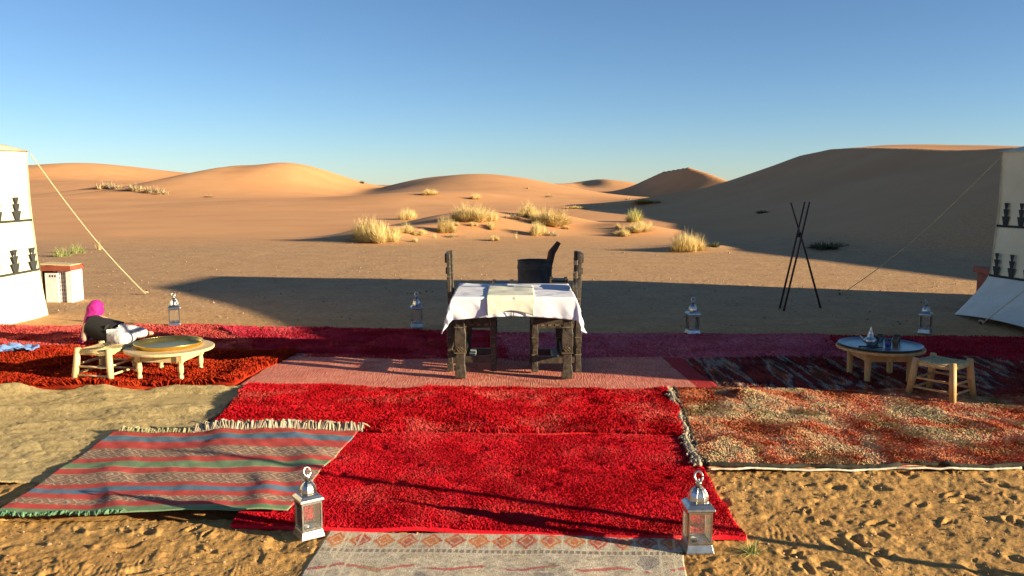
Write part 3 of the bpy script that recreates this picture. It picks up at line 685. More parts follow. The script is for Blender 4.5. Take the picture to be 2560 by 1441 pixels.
# ------------------------------------------------------------------ tents
def motif_mesh():
    mb = MB(); t = .006
    lv = [(0.0, .105, .040, .080), (.105, .085, .026, .060), (.19, .075, .016, .046)]   # z0, height, half width bottom, half width top
    for z0, h, a_, b_ in lv:
        vs = [(-a_, -t, z0), (a_, -t, z0), (b_, -t, z0+h), (-b_, -t, z0+h), (-a_, 0, z0), (a_, 0, z0), (b_, 0, z0+h), (-b_, 0, z0+h)]
        mb.add(vs, [(0, 1, 2, 3), (7, 6, 5, 4), (0, 4, 5, 1), (1, 5, 6, 2), (2, 6, 7, 3), (3, 7, 4, 0)])
    me = bpy.data.meshes.new('motif'); me.from_pydata(mb.v, [], mb.f); me.materials.append(M['black_cloth']); return me
MOTIF = motif_mesh()
def tent(cs, eave, ridge, label, cat, cam_side, canvas, skirt_out, skirt_mat, zline, skirt_lift, msp, moff, msc=1.0):
    """cs: four ground corners going round; walls lean slightly out towards the ground."""
    cen = sum((Vector((c[0], c[1], 0)) for c in cs), Vector())/4
    t = empty('caidal_tent', (cen.x, cen.y, 0), label, cat, 'caidal tents beside the rugs')
    def Lc(p): return Vector(p)-Vector((cen.x, cen.y, 0))
    n = len(cs)
    for k in range(n):
        a_, b_ = Vector((*cs[k], 0)), Vector((*cs[(k+1) % n], 0))
        d = b_-a_; ln = d.length; dn = d.normalized(); out = Vector((dn.y, -dn.x, 0))
        if (a_+b_-2*cen).dot(out) < 0: out = -out
        nu, nv = 40, 14; V = []; Fq = []
        for j in range(nv+1):
            v = j/nv; z = zline+(eave-zline)*v
            for i in range(nu+1):
                u = i/nu
                bul = .03*(1-v)**1.3 + .025*math.sin(u*PI*8)*(1-v)*.4 - .03*math.sin(v*PI)
                corner = (1-abs(2*u-1)**6)
                e_ = (2*u-1)*.04*(1-v)**1.3
                p = a_+d*u+out*bul+dn*e_; p.z = z-.02*math.sin(u*PI)*v*2; p += out*.014*float(fbm(u*9, v*3+k*7, 3, k))
                V.append(Lc(p))
        for j in range(nv):
            for i in range(nu): q = j*(nu+1)+i; Fq.append((q, q+1, q+nu+2, q+nu+1))
        MB().add(V, Fq).build('wall', canvas, t, True)
        # skirt flaring to the ground
        V = []; Fq = []; ns = 8
        for j in range(ns+1):
            v = j/ns
            for i in range(nu+1):
                u = i/nu; so_ = skirt_out[k](u) if callable(skirt_out[k]) else skirt_out[k]
                sl_ = skirt_lift[k](u) if callable(skirt_lift[k]) else skirt_lift[k]
                e_ = (2*u-1)*(.04+min(so_, .12)*(v**1.2))
                p = a_+d*u+out*(.032+so_*(v**1.2)+.03*v*math.sin(u*23+k))+dn*e_
                g = gzf(p.x, p.y); z = (zline-.005)*(1-v)+(g-.01+sl_)*v
                p.z = z+.02*math.sin(u*17)*v*(1 if sl_ > .02 else 0); V.append(Lc(p))
        for j in range(ns):
            for i in range(nu): q = j*(nu+1)+i; Fq.append((q, q+1, q+nu+2, q+nu+1))
        MB().add(V, Fq).build('skirt', skirt_mat, t, True)
        # black bands
        for zb in (zline, zline+.60):
            v = (zb-zline)/(eave-zline); bul = .03*(1-v)**1.3+.012-.03*math.sin(v*PI)
            ang = math.atan2(dn.y, dn.x)
            m_ = Matrix.Translation(Lc(a_+d*.5+out*(bul-.004))+Vector((0, 0, zb))) @ Matrix.Rotation(ang, 4, 'Z')
            MB().box((0, 0, 0), (ln+.04*(1-v), .010, .028), m_).build('black_band', M['black_cloth'], t)
            if True:
                x0 = moff[0 if zb > zline+.1 else 1]
                xx = x0
                while xx < ln-.05:
                    fr = xx/ln
                    
                    p = a_+d*fr+out*(bul+.006); p.z = zb+.012
                    mo = link('motif', MOTIF, t, Lc(p)); ao = math.atan2(out.y, out.x)+PI/2
                    mo.rotation_euler = (0, 0, ao); mo.scale = (msc, 1, 1); xx += msp
    # roof: hipped, sagging between eave and ridge
    r0, r1 = Vector(ridge[0]), Vector(ridge[1])
    nr = 10; ring = []
    per = []
    for k in range(n):
        a_, b_ = Vector((*cs[k], eave)), Vector((*cs[(k+1) % n], eave))
        for i in range(16): per.append(a_.lerp(b_, i/16)+Vector((0, 0, -.02*math.sin(i/16*PI)*2)))
    V = []; Fq = []; m_ = len(per)
    for j in range(nr+1):
        v = j/nr
        for p in per:
            o_ = p+(p-Vector((cen.x, cen.y, p.z))).normalized()*.05
            ax = (r1-r0); tt = max(0, min(1, (p-r0).dot(ax)/ax.length_squared)); rp = r0+ax*tt
            q = o_.lerp(rp, v); q.z -= .16*math.sin(v*PI)
            V.append(Lc(q))
    for j in range(nr):
        for i in range(m_): Fq.append((j*m_+i, j*m_+(i+1) % m_, (j+1)*m_+(i+1) % m_, (j+1)*m_+i))
    MB().add(V, Fq).build('roof', canvas, t, True)
    return t, Lc
def rope(t, Lc, a_, b_, sag=.05, r=.0065, peg=True):
    a_, b_ = Vector(a_), Vector(b_)
    pts = [Lc(a_.lerp(b_, k/14)+Vector((0, 0, -sag*math.sin(PI*k/14)))) for k in range(15)]
    MB().tube(pts, r, 6).build('guy_rope', M['rope'], t, True)
    if peg:
        d = (a_-b_).normalized(); mb = MB()
        mb.tube([Lc(b_+Vector((-d.x*.03, -d.y*.03, .07))), Lc(b_+Vector((d.x*.04, d.y*.04, -.08)))], .014, 6)
        mb.build('peg', M['pole'], t)
        MB().tube([Lc(b_+Vector((.02*math.cos(q), .02*math.sin(q), .03+.01*(q % 2)))) for q in np.linspace(0, 2*PI, 9)], .009, 6).build('knot', M['rope'], t)
# right tent: the corner seen in the picture is its far left one
TR_cs = [(5.85, 10.15), (6.80, 4.62), (11.2, 5.2), (10.6, 10.7)]
one = lambda v: (lambda u: v)
tR, LcR = tent(TR_cs, 1.98, ((9.0, 7.7, 3.3), (9.1, 9.4, 3.25)), 'shaded white tent with black vase motifs at the right edge, its skirt lifted', 'tent', 0, M['canvas'],
               [lambda u: .34+min(.42, 1.1*u), .1, .1, .12], M['canvas_white'], .50, [lambda u: .015+.10*min(1, u*4), .05, 0, .0], .24, (.14, .10), .72)
tL_cs = [(-5.79, 10.15), (-5.77, 5.0), (-10.4, 5.0), (-10.4, 10.2)]
tL, LcL = tent(tL_cs, 1.99, ((-8.1, 7.0, 3.2), (-8.1, 8.6, 3.2)), 'sunlit cream tent with black vase motifs at the left edge', 'tent', 0, M['canvas'],
               [lambda u: .045, .06, .06, .03], M['canvas'], .57, [0, 0, 0, 0], .37, (.30, .11))
pA = Vector((-5.77, 10.18, 1.96)); pB = hit(366, 738)
rope(tL, LcL, pA, pB, .10)
rope(tL, LcL, (-5.76, 9.1, 1.1), hit(68, 790), .03, .005)
rope(tL, LcL, (-5.84, 5.0, 1.96), (-3.4, 3.4, 0.0), .05)
pB = hit(2100, 738)
rope(tR, LcR, (5.86, 10.17, 1.93), pB, .12)
pB = hit(2452, 812); rope(tR, LcR, (6.15, 8.6, 1.3), pB, .03, .006)
rope(tR, LcR, (6.80, 4.62, 1.96), (5.3, 3.2, 0.0), .05)
# low white block wall stub behind the left tent, with boards on top
b0 = at(112, 757); b1 = at(196, 757)
blk = empty('block_wall', ((b0.x+b1.x)/2-.04, b0.y+.16, 0), 'low whitewashed pierced block wall topped by a red-brown board, behind the left tent', 'wall')
W_ = (b1.x-b0.x)*.78; mb = MB()
# solid pier, pierced screen and bright pier
mb.box((-W_*.25, 0, .20), (W_*.48, .28, .40)); mb.box((W_*.42, 0, .215), (W_*.20, .30, .43))
for c_ in range(5): mb.box((W_*(-.01+.085*c_), 0, .215), (W_*.040, .24, .43))
for r_ in range(8): mb.box((W_*.16, 0, .025+r_*.056), (W_*.37, .236, .024))
MB().box((W_*.16, .03, .21), (W_*.34, .10, .40)).build('screen_shade', M['darkwood'], blk)  # dark backing paints the shade seen through the pierced screen
for c_ in range(3): MB().box((W_*(-.30+.10*c_), -.139, .36), (W_*.055, .006, .03)).build('vent_hole_shade', M['darkwood'], blk)  # dark slabs on the face stand for the shade inside small holes
mb.build('block', M['whitewash'], blk)
bev(MB().box((0, 0, .465), (W_*1.12, .36, .065)).build('red_board', M['tagred'], blk), .004)
bev(MB().box((-.06, .02, .508), (W_*1.15, .30, .018), Matrix.Rotation(.05, 4, 'Y')).build('pale_board', M['palewood'], blk), .003)
MB().box((-W_*.58, .0, .22), (.05, .2, .44)).build('post', M['darkwood'], blk)
p = depth_at(2478, 700, 10.5)
rb = MB(); rb.box((0, 0, .43), (.46, .5, .08)); rb.box((0, .0, .19), (.38, .42, .39))
rb = rb.build('low_wall', M['tagred']); rb.location = (p.x+.47, p.y+.62, gzf(p.x, p.y)+.02); bev(rb, .006)
tag(rb, 'red-brown low brick wall end behind the right tent corner', 'wall')

# ------------------------------------------------------------------ lanterns
def lantern():
    t = empty('lantern', (0, 0, 0), 'x', 'lantern', 'silver glass lanterns set out round the rugs')
    H = .36; s = .062
    def sq(pr, mb):
        # square frustum stack
        for k in range(len(pr)-1):
            (r0, z0), (r1, z1) = pr[k], pr[k+1]
            vs = [(i*r0, j*r0, z0) for i, j in ((-1, -1), (1, -1), (1, 1), (-1, 1))]+[(i*r1, j*r1, z1) for i, j in ((-1, -1), (1, -1), (1, 1), (-1, 1))]
            mb.add(vs, [(0, 1, 5, 4), (1, 2, 6, 5), (2, 3, 7, 6), (3, 0, 4, 7), (3, 2, 1, 0), (4, 5, 6, 7)])
    mb = MB(); sq([(.073, 0), (.072, .006), (.062, .040), (.064, .044)], mb); bev(mb.build('base', M['silver'], t), .0012)
    for i in (-1, 1):
        for j in (-1, 1): MB().box((i*.0585, j*.0585, .118), (.008, .008, .147)).build('corner_post', M['silver'], t)
    mb = MB(); mb2 = MB()
    for rz in range(4):
        m_ = Matrix.Rotation(rz*PI/2, 4, 'Z'); mb.box((0, -.0585, .048), (.112, .007, .007), m_); mb2.box((0, -.0585, .186), (.112, .007, .010), m_)
    mb.build('lower_frame', M['silver'], t); mb2.build('upper_frame', M['silver'], t)
    for rz in range(4):
        m_ = Matrix.Rotation(rz*PI/2, 4, 'Z'); MB().box((0, -.0575, .117), (.108, .0016, .131), m_).build('pane', M['glass'], t)
    mb = MB(); sq([(.062, .192), (.074, .197), (.072, .207), (.056, .222), (.048, .226)], mb); bev(mb.build('collar', M['silver'], t), .0012)
    MB().lathe([(.050, .224), (.051, .236), (.048, .252), (.041, .268), (.031, .281), (.020, .290)], 8).build('dome', M['silver'], t)
    mb = MB()
    for k in range(8):
        an = 2*PI*(k+.5)/8; mb.tube([(math.cos(an)*r, math.sin(an)*r, z) for r, z in ((.051, .226), (.0515, .236), (.049, .252), (.042, .268), (.032, .281), (.021, .290))], .0016, 5)
    mb.build('dome_rib', M['silver'], t)
    MB().lathe([(.017, .288), (.0165, .308), (.019, .311), (.013, .316), (.006, .320)], 16).build('neck', M['silver'], t, True)
    n = 20; mb = MB()
    mb.tube([(.021*math.cos(2*PI*k/n), .010*math.sin(2*PI*k/n), .338+.022*math.sin(2*PI*k/n)) for k in range(n+1)], .0055, 8)
    mb.lathe([(.004, .314), (.008, .322), (.004, .330)], 8); mb.build('ring', M['silver'], t, True)
    c_ = MB().lathe([(.019, .045), (.0195, .061), (.018, .061), (.016, .058)], 18).build('tealight', M['silver'], t, True, (-.018, -.012, 0))
    MB().lathe([(.0165, .05), (.0165, .0585)], 16).build('wax', M['wax'], c_)
    MB().tube([(0, 0, .058), (.001, 0, .068)], .0009, 5).build('wick', M['hair'], c_)
    return t
LT = lantern()
spots = [((765, 1362), 35, .88, 'silver lantern standing on the sand at the corner of the striped kilim'),
         ((1749, 1397), 3, .97, 'silver lantern standing by the right corner of the crimson rug beside the grass tuft'),
         ((432, 823), 20, 1.04, 'silver lantern catching a bright glint, behind the low table with the brass tray'),
         ((1041, 825), 12, 1.08, 'shaded silver lantern at the back rug edge, just left of the dining table'),
         ((1734, 842), 8, 1.08, 'shaded silver lantern behind the dusty pink rug, left of the pole tripod'),
         ((2319, 840), 50, .98, 'shaded silver lantern behind the low table with the teapot, nearest the right tent')]
for k, ((px, py), rz, s_, lab) in enumerate(spots):
    o = LT if k == 0 else copy_tree(LT)
    p = hit(px, py); o.location = (p.x, p.y+.06, gzf(p.x, p.y)+(.012 if k < 2 else .02)); o.rotation_euler = (0, 0, R(rz)); o.scale = (s_*.86, s_*.86, s_); o['label'] = lab

# ------------------------------------------------------------------ dining set
GT = .045   # rug surface under the dining set
def carved(name, parent, w_, d_, z0, z1, waist, loc, lean=0, mat=None):
    """square carved post: stacked swelling blocks, chip-carved diamonds on each face"""
    mb = MB(); H = z1-z0; z = z0; k = 0
    secs = []
    n = max(3, int(H/.13))
    for i in range(n+1):
        u = i/n; secs.append((z0+H*u, 1-.22*waist*(.5-.5*math.cos(i*PI))))
    def ring(z, s): return [(sx*w_/2*s+lean*(z-z0), sy*d_/2*s, z) for sx, sy in ((-1, -1), (1, -1), (1, 1), (-1, 1))]
    vs = []; fs = []
    rows = []
    for i in range(n+1):
        zz, s = secs[i]; rows.append((zz, s))
        if i < n:
            z2, s2 = secs[i+1]; rows.append((zz+.3*(z2-zz), s)); rows.append((zz+.7*(z2-zz), s2))
    for zz, s in rows: vs += ring(zz, s)
    for i in range(len(rows)-1):
        for j in range(4): fs.append((i*4+j, i*4+(j+1) % 4, i*4+4+(j+1) % 4, i*4+4+j))
    fs += [(3, 2, 1, 0), tuple((len(rows)-1)*4+j for j in range(4))]
    mb.add(vs, fs)
    o = bev(mb.build(name, mat or M['darkwood'], parent, loc=loc), .003, 1)
    ca = MB()
    for i in range(n):
        zc = z0+H*(i+.5)/n; q = min(w_, d_)*(.62 if i % 2 else .40); x0 = lean*(zc-z0)
        for rz, dist in ((0, d_/2), (PI/2, w_/2), (PI, d_/2), (-PI/2, w_/2)):
            m_ = Matrix.Translation((x0, 0, zc)) @ Matrix.Rotation(rz, 4, 'Z') @ Matrix.Translation((0, -dist*.90, 0)) @ Matrix.Rotation(PI/4, 4, 'Y')
            for k2 in (-1, 0, 1): ca.box((0, 0, k2*q*.30), (q*(1-.3*abs(k2)), .008, q*.07), m_)
            if i % 2: ca.box((0, 0, 0), (q*.07, .009, q), m_)
    for f_ in (.33, .66):
        ca.box((lean*H*f_, 0, z0+H*f_), (w_*1.06, d_*1.06, .006))
    ca.build('carving', M['wornlitwood'] if name != 'post' else M['wornlitwood'], o)
    return o
tab = empty('dining_table', (.015, 6.97, GT), 'dark carved dining table covered by the white tablecloth', 'table')
TH = .71-GT
for sx in (-1, 1):
    carved('leg', tab, .088, .088, 0, TH-.03, 1, (sx*.43, -.31, 0))
    carved('leg', tab, .080, .080, 0, TH-.03, 1, (sx*.41, .36, 0))
MB().box((0, .02, TH-.014), (.93, .88, .028)).build('tabletop', M['darkwood'], tab)
mb = MB(); mb.box((0, -.30, TH-.07), (.78, .03, .07)); mb.box((0, .36, TH-.07), (.76, .03, .07)); mb.box((-.42, .03, TH-.07), (.03, .60, .07)); mb.box((.42, .03, TH-.07), (.03, .60, .07))
mb.build('apron', M['darkwood'], tab)
for sx in (-1, 1):
    MB().box((sx*.42, .03, .17), (.045, .60, .05)).build('stretcher', M['darkwood'], tab)
def cloth(x0, x1, y0, y1, z, over, flare, wr, nx, ny, seed, corner=1.0):
    """rectangle laid on a table top, its margin hanging over the edges"""
    V = []; n = 0; sx = (x1-x0)/2; sy = (y1-y0)/2; cx = (x0+x1)/2; cy = (y0+y1)/2
    ox, oyf, oyb = over
    U = np.linspace(-sx-ox, sx+ox, nx); W = np.linspace(-sy-oyf, sy+oyb, ny)
    for v in W:
        for u in U:
            s_ = u/(sx+ox); ext = (.74+.30*abs(s_)**1.5)
            dx = max(0, abs(u)-sx); dyv = v
            if v < -sy: dyv = -sy+(v+sy)*ext
            dy = max(0, abs(dyv)-sy)
            r = math.hypot(dx, dy*1.0)
            bx = cx+math.copysign(min(abs(u), sx), u); by = cy+math.copysign(min(abs(dyv), sy), dyv)
            dzx = math.copysign(1, u)*dx/(r+1e-9); dzy = math.copysign(1, dyv)*dy/(r+1e-9)
            soft = min(1, r/.03)
            both = min(dx, dy)/(r+1e-9)
            fl = flare*r + .5*flare*both*r*3*corner
            ripple = 0
            if r > 0:
                par = u if dy > dx else dyv
                ripple = wr*(r/.25)*(.9*float(vn(par*9+seed, seed, 3))+.6*float(vn(par*5+r*16, seed+2, 4))+.45*float(vn(par*24-r*20, seed+1, 2)))
            X = bx+dzx*(fl+ripple+.006*soft); Y = by+dzy*(fl+ripple+.006*soft)
            Z = z - r*.96 + .004*soft*0
            if r < 1e-6: Z += .0035*(float(vn(u*9+seed, v*9, 2))+1)+.003*(1-abs(float(vn(u*5+v*3, v*4, 5))))
            elif r < .03: Z += .004
            V.append((X, Y, Z))
    Fq = [(j*nx+i, j*nx+i+1, (j+1)*nx+i+1, (j+1)*nx+i) for j in range(ny-1) for i in range(nx-1)]
    return V, Fq
M['white'] = simple('white_cotton', (.60, .59, .64), (.66, .65, .70), 4, .9, 0, .25, 16, .008)
M['cream_cotton'] = simple('cream_cotton', (.56, .54, .42), (.64, .62, .50), 9, .85, 0, .3, 30, .004)
V, Fq = cloth(-.47, .50, 6.53, 7.43, .716, (.20, .20, .14), .18, .028, 110, 100, 4)
o = MB().add(V, Fq).build('tablecloth', M['white'], smooth=True); tag(o, 'white tablecloth draped over the dining table, its corners hanging low', 'tablecloth')
sd = o.modifiers.new('t', 'SOLIDIFY'); sd.thickness = .002; sd.offset = -1
V, Fq = cloth(-.19, .17, 6.527, 7.20, .724, (0.001, .150, 0.001), .22, .010, 46, 80, 9)
V = [(x*(1+ (0 if y > 6.55 else .0)), y-(.012 if z < .71 else 0), z+.002) for x, y, z in V]
V = [(.0-.01+(x+.01)*(1.0+.35*(z-.56 if z < .71 else .15)), y, z) for x, y, z in V]
o = MB().add(V, Fq).build('table_runner', M['cream_cotton'], smooth=True); tag(o, 'pale cream runner over the middle of the white tablecloth', 'table runner')
sd = o.modifiers.new('t', 'SOLIDIFY'); sd.thickness = .002; sd.offset = 1
for dx in (-.007, .012): MB().box((dx, 6.478, .585), (.005, .004, .07), Matrix.Identity(4)).build('tassel', M['hair'], o)
def chair():
    t = empty('carved_chair', (0, 0, 0), 'x', 'chair', 'dark carved chairs tucked under the dining table')
    # local: +x is the way the sitter faces
    SW, SD, SH = .33, .36, .44
    for j in (-1, 1):
        carved('leg', t, .052, .052, 0, SH, .8, (SD/2, j*SW/2, 0))
        carved('leg', t, .052, .052, 0, SH, .8, (-SD/2, j*SW/2, 0))
        carved('post', t, .030, .032, SH-.01, .985, .5, (-SD/2, j*SW/2, 0), -.02)
        MB().box((0, j*SW/2, SH-.035), (SD-.05, .03, .075)).build('seat_rail', M['darkwood'], t)
        cv = MB()
        for q in range(5): cv.box((-.12+q*.06, j*(SW/2+.016), SH-.045), (.028, .006, .012), None)
        cv.build('carving', M['wornlitwood'], t)
        MB().box((0, j*SW/2, .10), (SD-.05, .035, .055)).build('stretcher', M['darkwood'], t)
    for i in (-1, 1): MB().box((i*SD/2, 0, SH-.035), (.03, SW-.05, .075)).build('seat_rail', M['darkwood'], t)
    MB().box((0, 0, .112), (.05, SW-.035, .03)).build('cross_board', M['board'], t)
    MB().box((0, 0, SH+.006), (SD+.03, SW+.03, .012)).build('seat', M['darkwood'], t)
    mb = MB(); mb.box((0, 0, SH+.03), (SD-.02, SW-.01, .035)); sub(bev(mb.build('cushion', M['cushion'], t, True), .012, 3), 1)
    for z in (.60, .72, .84, .945): MB().box((-SD/2-.06*(z-SH), 0, z), (.022, SW-.04, .05 if z < .9 else .075)).build('back_slat', M['darkwood'], t)
    return t
ch = chair(); ch.location = (-.335, 7.07, GT); ch['label'] = 'dark carved chair tucked under the left end of the dining table'
c2 = copy_tree(ch); c2.location = (.365, 7.05, GT); c2.rotation_euler = (0, 0, PI+R(2)); c2['label'] = 'dark carved chair tucked under the right end of the dining table'

# ------------------------------------------------------------------ fire drum, log and rough stools behind the table
D0 = 12.0; pl = depth_at(1337, 652, D0)
dr = empty('steel_drum', (pl.x, D0, gzf(pl.x, D0)), 'rusty ribbed steel drum standing in shade behind the dining table', 'drum')
rz = pl.z-gzf(pl.x, D0); rd = 43/2100*D0
pr = [(rd, 0), (rd, rz*.30), (rd+.012, rz*.33), (rd, rz*.36), (rd, rz*.76), (rd+.012, rz*.80), (rd, rz*.83), (rd+.010, rz*.86), (rd, rz*.89), (rd, rz*.985), (rd+.006, rz), (rd-.012, rz), (rd-.012, rz*.3), (.01, rz*.28)]
MB().lathe(pr, 40).build('shell', M['drum'], dr, True)
MB().tube([(rd*math.cos(q), rd*math.sin(q), rz) for q in np.linspace(0, 2*PI, 41)], .009, 6).build('rim', M['drum'], dr, True)
p0 = depth_at(1372, 665, D0-.05); p1 = depth_at(1379, 632, D0-.05); p2 = depth_at(1397, 606, D0-.03)
lg = MB().tube([p0+Vector((-.12, 0, -.25)), p0, p1, p2-Vector((0, 0, .0))], [.05, .05, .055, .035], 7).build('log', M['log'])
tag(lg, 'dark split log leaning up out of the steel drum', 'log')
def rough_stool(px, D, zt, w_, lab):
    x = (px-1280)/2100*D; g = gzf(x, D)
    t = empty('stool', (x, D, g), lab, 'stool', 'rough low stools behind the dining table')
    for i in (-1, 1):
        for j in (-1, 1): MB().tube([(i*w_*.48, j*.12, 0), (i*w_*.42, j*.11, zt+.012)], [.016, .02], 7).build('leg', M['honeywood'], t)
    MB().box((0, 0, zt-.02), (w_*.92, .26, .03)).build('seat', M['darkwood'], t)
    for z in (.15, .28): MB().tube([(-w_*.45, -.12, z), (w_*.45, -.12, z)], .011, 6).build('rung', M['honeywood'], t)
    return t
rough_stool(1257, 10.4, .395, .26, 'rough wooden stool just showing over the tablecloth left of the drum')
rough_stool(1398, 10.8, .385, .22, 'rough wooden stool just showing over the tablecloth right of the drum')

# ------------------------------------------------------------------ tripod of poles
b_ = [hit(1948, 772), hit(1958, 778), hit(2053, 771)]
Dm = sum(p.y for p in b_)/3; tops = [depth_at(2012, 505, Dm+.10), depth_at(2024, 505, Dm+.02), depth_at(1977, 507, Dm-.04)]
cen = sum(b_, Vector())/3
tp = empty('pole_tripod', cen, 'three dark poles lashed into a tripod on the sand, right of the dining table', 'tripod')
for A, B in zip(b_, tops):
    MB().tube([A-cen-Vector((0, 0, .03)), (A-cen).lerp(B-cen, .5)+Vector((.005, 0, 0)), B-cen], [.014, .013, .010], 7).build('pole', M['pole'], tp, True)
k_ = depth_at(1997, 588, Dm)-cen
mb = MB(); mb.tube([k_+Vector((.028*math.cos(q*1.3), .022*math.sin(q*1.3), -.03+.006*q)) for q in range(12)], .008, 6); mb.build('lashing', M['hair'], tp)

# ------------------------------------------------------------------ low round tables and stools
def low_table(loc, rz, r, h, mat, lab, turned):
    t = empty('low_round_table', loc, lab, 'table', None, rz)
    bev(MB().lathe([(r-.004, h-.022), (r, h-.016), (r, h-.004), (r-.004, h)], 64).build('tabletop', mat, t), .001)
    q = r*.64
    for i, j in ((1, 0), (0, 1), (-1, 0), (0, -1)):
        x, y = i*q*1.1, j*q*1.1
        if turned: pr = [(.013, 0), (.019, .006), (.020, .03), (.014, .045), (.021, .06), (.024, .085), (.019, .11), (.026, .135)]
        else: pr = [(.022, 0), (.024, .05), (.026, .135)]
        mb = MB(); mb.lathe([(a_, z*(h-.08)/.135) for a_, z in pr], 12); mb.box((0, 0, h-.058), (.044, .044, .07), Matrix.Rotation(PI/4, 4, 'Z'))
        mb.build('leg', mat, t, loc=(x, y, 0))
    for k in range(4):
        m_ = Matrix.Rotation(k*PI/2+PI/4, 4, 'Z'); mb = MB(); mb.box((0, -q*.78, h-.058), (q*1.42, .016, .072), m_); mb.build('apron', mat, t)
    return t
def tray(r, loc, mat, lab, hi=.02, rimmat=None):
    t = empty('tray', loc, lab, 'tray')
    MB().lathe([(.001, 0), (r*.93, 0), (r*.985, .004), (r, hi), (r*1.012, hi+.003), (r*.995, hi+.003), (r*.972, .007), (r*.93, .0035), (r*.72, .0035), (r*.70, .0048), (r*.68, .0035), (.001, .0035)], 72, cap=False).build('dish', mat, t, True)
    MB().tube([(r*1.008*math.cos(q), r*1.008*math.sin(q), hi+.002) for q in np.linspace(0, 2*PI, 73)], .0035, 6).build('rim', rimmat or mat, t, True)
    return t
GL = .058
def woven_stool(loc, rz, w_, h, mat, lab):
    t = empty('rush_stool', loc, lab, 'stool', 'rush seated wooden stools', rz)
    for i in (-1, 1):
        for j in (-1, 1):
            MB().tube([(i*w_*.56, j*w_*.56, 0), (i*w_*.50, j*w_*.50, h*.5), (i*w_*.46, j*w_*.46, h+.012)], [.022, .026, .023], 9).build('leg', mat, t, True)
    for z, e_ in ((.055, .52), (.125, .50)):
        for k in range(4):
            m_ = Matrix.Rotation(k*PI/2, 4, 'Z'); zz = z+.012*(k % 2)
            MB().tube([m_ @ Vector((-w_*.56, -w_*e_, zz)), m_ @ Vector((w_*.56, -w_*e_, zz))], .009, 7).build('rung', mat, t, True)
    # rush seat: four triangular fields of parallel strands
    s = w_*.47; n = 16
    mb = MB()
    for k in range(4):
        m_ = Matrix.Rotation(k*PI/2, 4, 'Z')
        for q in range(n):
            d = s*(1-(q+.3)/n); e_ = d
            mb.tube([m_ @ Vector((-e_, -d, h-.004+.002*(q % 2))), m_ @ Vector((0, -d, h-.010)), m_ @ Vector((e_, -d, h-.004+.002*(q % 2)))], s/n*.62, 5)
        for q in range(3): mb.tube([m_ @ Vector((-s, -s-.004*(q % 2), h-.012-.012*q)), m_ @ Vector((s, -s-.004*(q % 2), h-.012-.012*q))], .0075, 5)
    mb.build('rush_seat', M['rush'], t, True)
    return t
# left group
pT = at(424, 866, .235+GL)
low_table((pT.x, pT.y, GL-.012), R(40), .345, .245, M['palewood'], 'pale round low table with turned legs holding the brass tray', True)
tray(.262, (pT.x-.02, pT.y+.035, GL-.012+.2465), M['brass'], 'large round brass tray lying on the pale low table', .030)
pS = at(262, 860, .27+GL)
woven_stool((pS.x, pS.y+.0, GL-.012), R(-12), .30, .26, M['palewood'], 'sunlit rush seated stool in front of the person in the magenta scarf')
# right group
pT2 = at(2200, 873, .235+.045)
low_table((pT2.x, pT2.y, .040), R(-44), .335, .265, M['honeywood'], 'honey coloured round low table in shade holding the teapot tray', False)
zt = .040+.2665
ty = tray(.315, (pT2.x, pT2.y, zt), M['tin'], 'round tin tray with a dark rim on the shaded low table', .014, M['darkrim'])
pS2 = at(2357, 902, .26+.045)
woven_stool((pS2.x, pS2.y, .040), R(38), .29, .27, M['honeywood'], 'shaded rush seated stool beside the low table with the teapot')
zt += .005
tpt = empty('teapot', (pT2.x-.075, pT2.y+.01, zt), 'silver teapot with a tall pointed lid on the tin tray', 'teapot')
MB().lathe([(.022, 0), (.032, .002), (.030, .006), (.044, .018), (.050, .034), (.046, .050), (.032, .062), (.024, .070), (.026, .074)], 24).build('body', M['silver'], tpt, True)
MB().lathe([(.027, .074), (.026, .080), (.021, .092), (.019, .096), (.020, .100), (.013, .116), (.009, .122), (.010, .126), (.004, .140), (.006, .145), (.001, .152)], 24).build('lid', M['silver'], tpt, True)
MB().tube([(-.040, 0, .028), (-.062, 0, .040), (-.072, 0, .062), (-.086, 0, .078)], [.012, .009, .006, .004], 8).build('spout', M['silver'], tpt, True)
MB().tube([(.030, 0, .066), (.055, 0, .070), (.066, 0, .052), (.062, 0, .030), (.046, 0, .024)], .005, 7).build('handle', M['darkrim'], tpt, True)
for dx, dy, m_, lab in ((.025, -.085, 'gblue', 'dark blue tea glass near the front of the tin tray'), (-.02, .045, 'ggreen', 'green tea glass just behind the teapot'),
                        (.125, .01, 'gyellow', 'yellow tea glass right of the blue glass on the tin tray'), (.19, .12, 'gclear', 'clear tea glass at the back right of the tin tray'),
                        (.06, .14, 'gclear', 'clear tea glass at the back of the tin tray behind the blue glass')):
    g = MB().lathe([(.001, .001), (.021, .001), (.024, .025), (.028, .062), (.0265, .062), (.0225, .025), (.0195, .006), (.001, .006)], 20, cap=False).build('tea_glass', M[m_], None, True, (pT2.x+dx, pT2.y+dy, zt))
    tag(g, lab, 'glass', 'tea glasses on the tin tray')
for dx, dy, rz_, lab in ((-.13, -.10, -.35, 'black handled spoon lying at the left of the tin tray'), (-.05, -.13, -.25, 'black handled knife lying at the front of the tin tray')):
    t = empty('cutlery', (pT2.x+dx, pT2.y+dy, zt+.005), lab, 'cutlery', 'cutlery on the tin tray', rz_)
    MB().tube([(-.08, 0, 0), (-.02, 0, .002), (.01, 0, .001)], [.006, .006, .004], 6).build('handle', M['darkrim'], t)
    mb = MB(); mb.box((.045, 0, 0), (.075, .013, .002)); mb.build('blade', M['silver'], t)

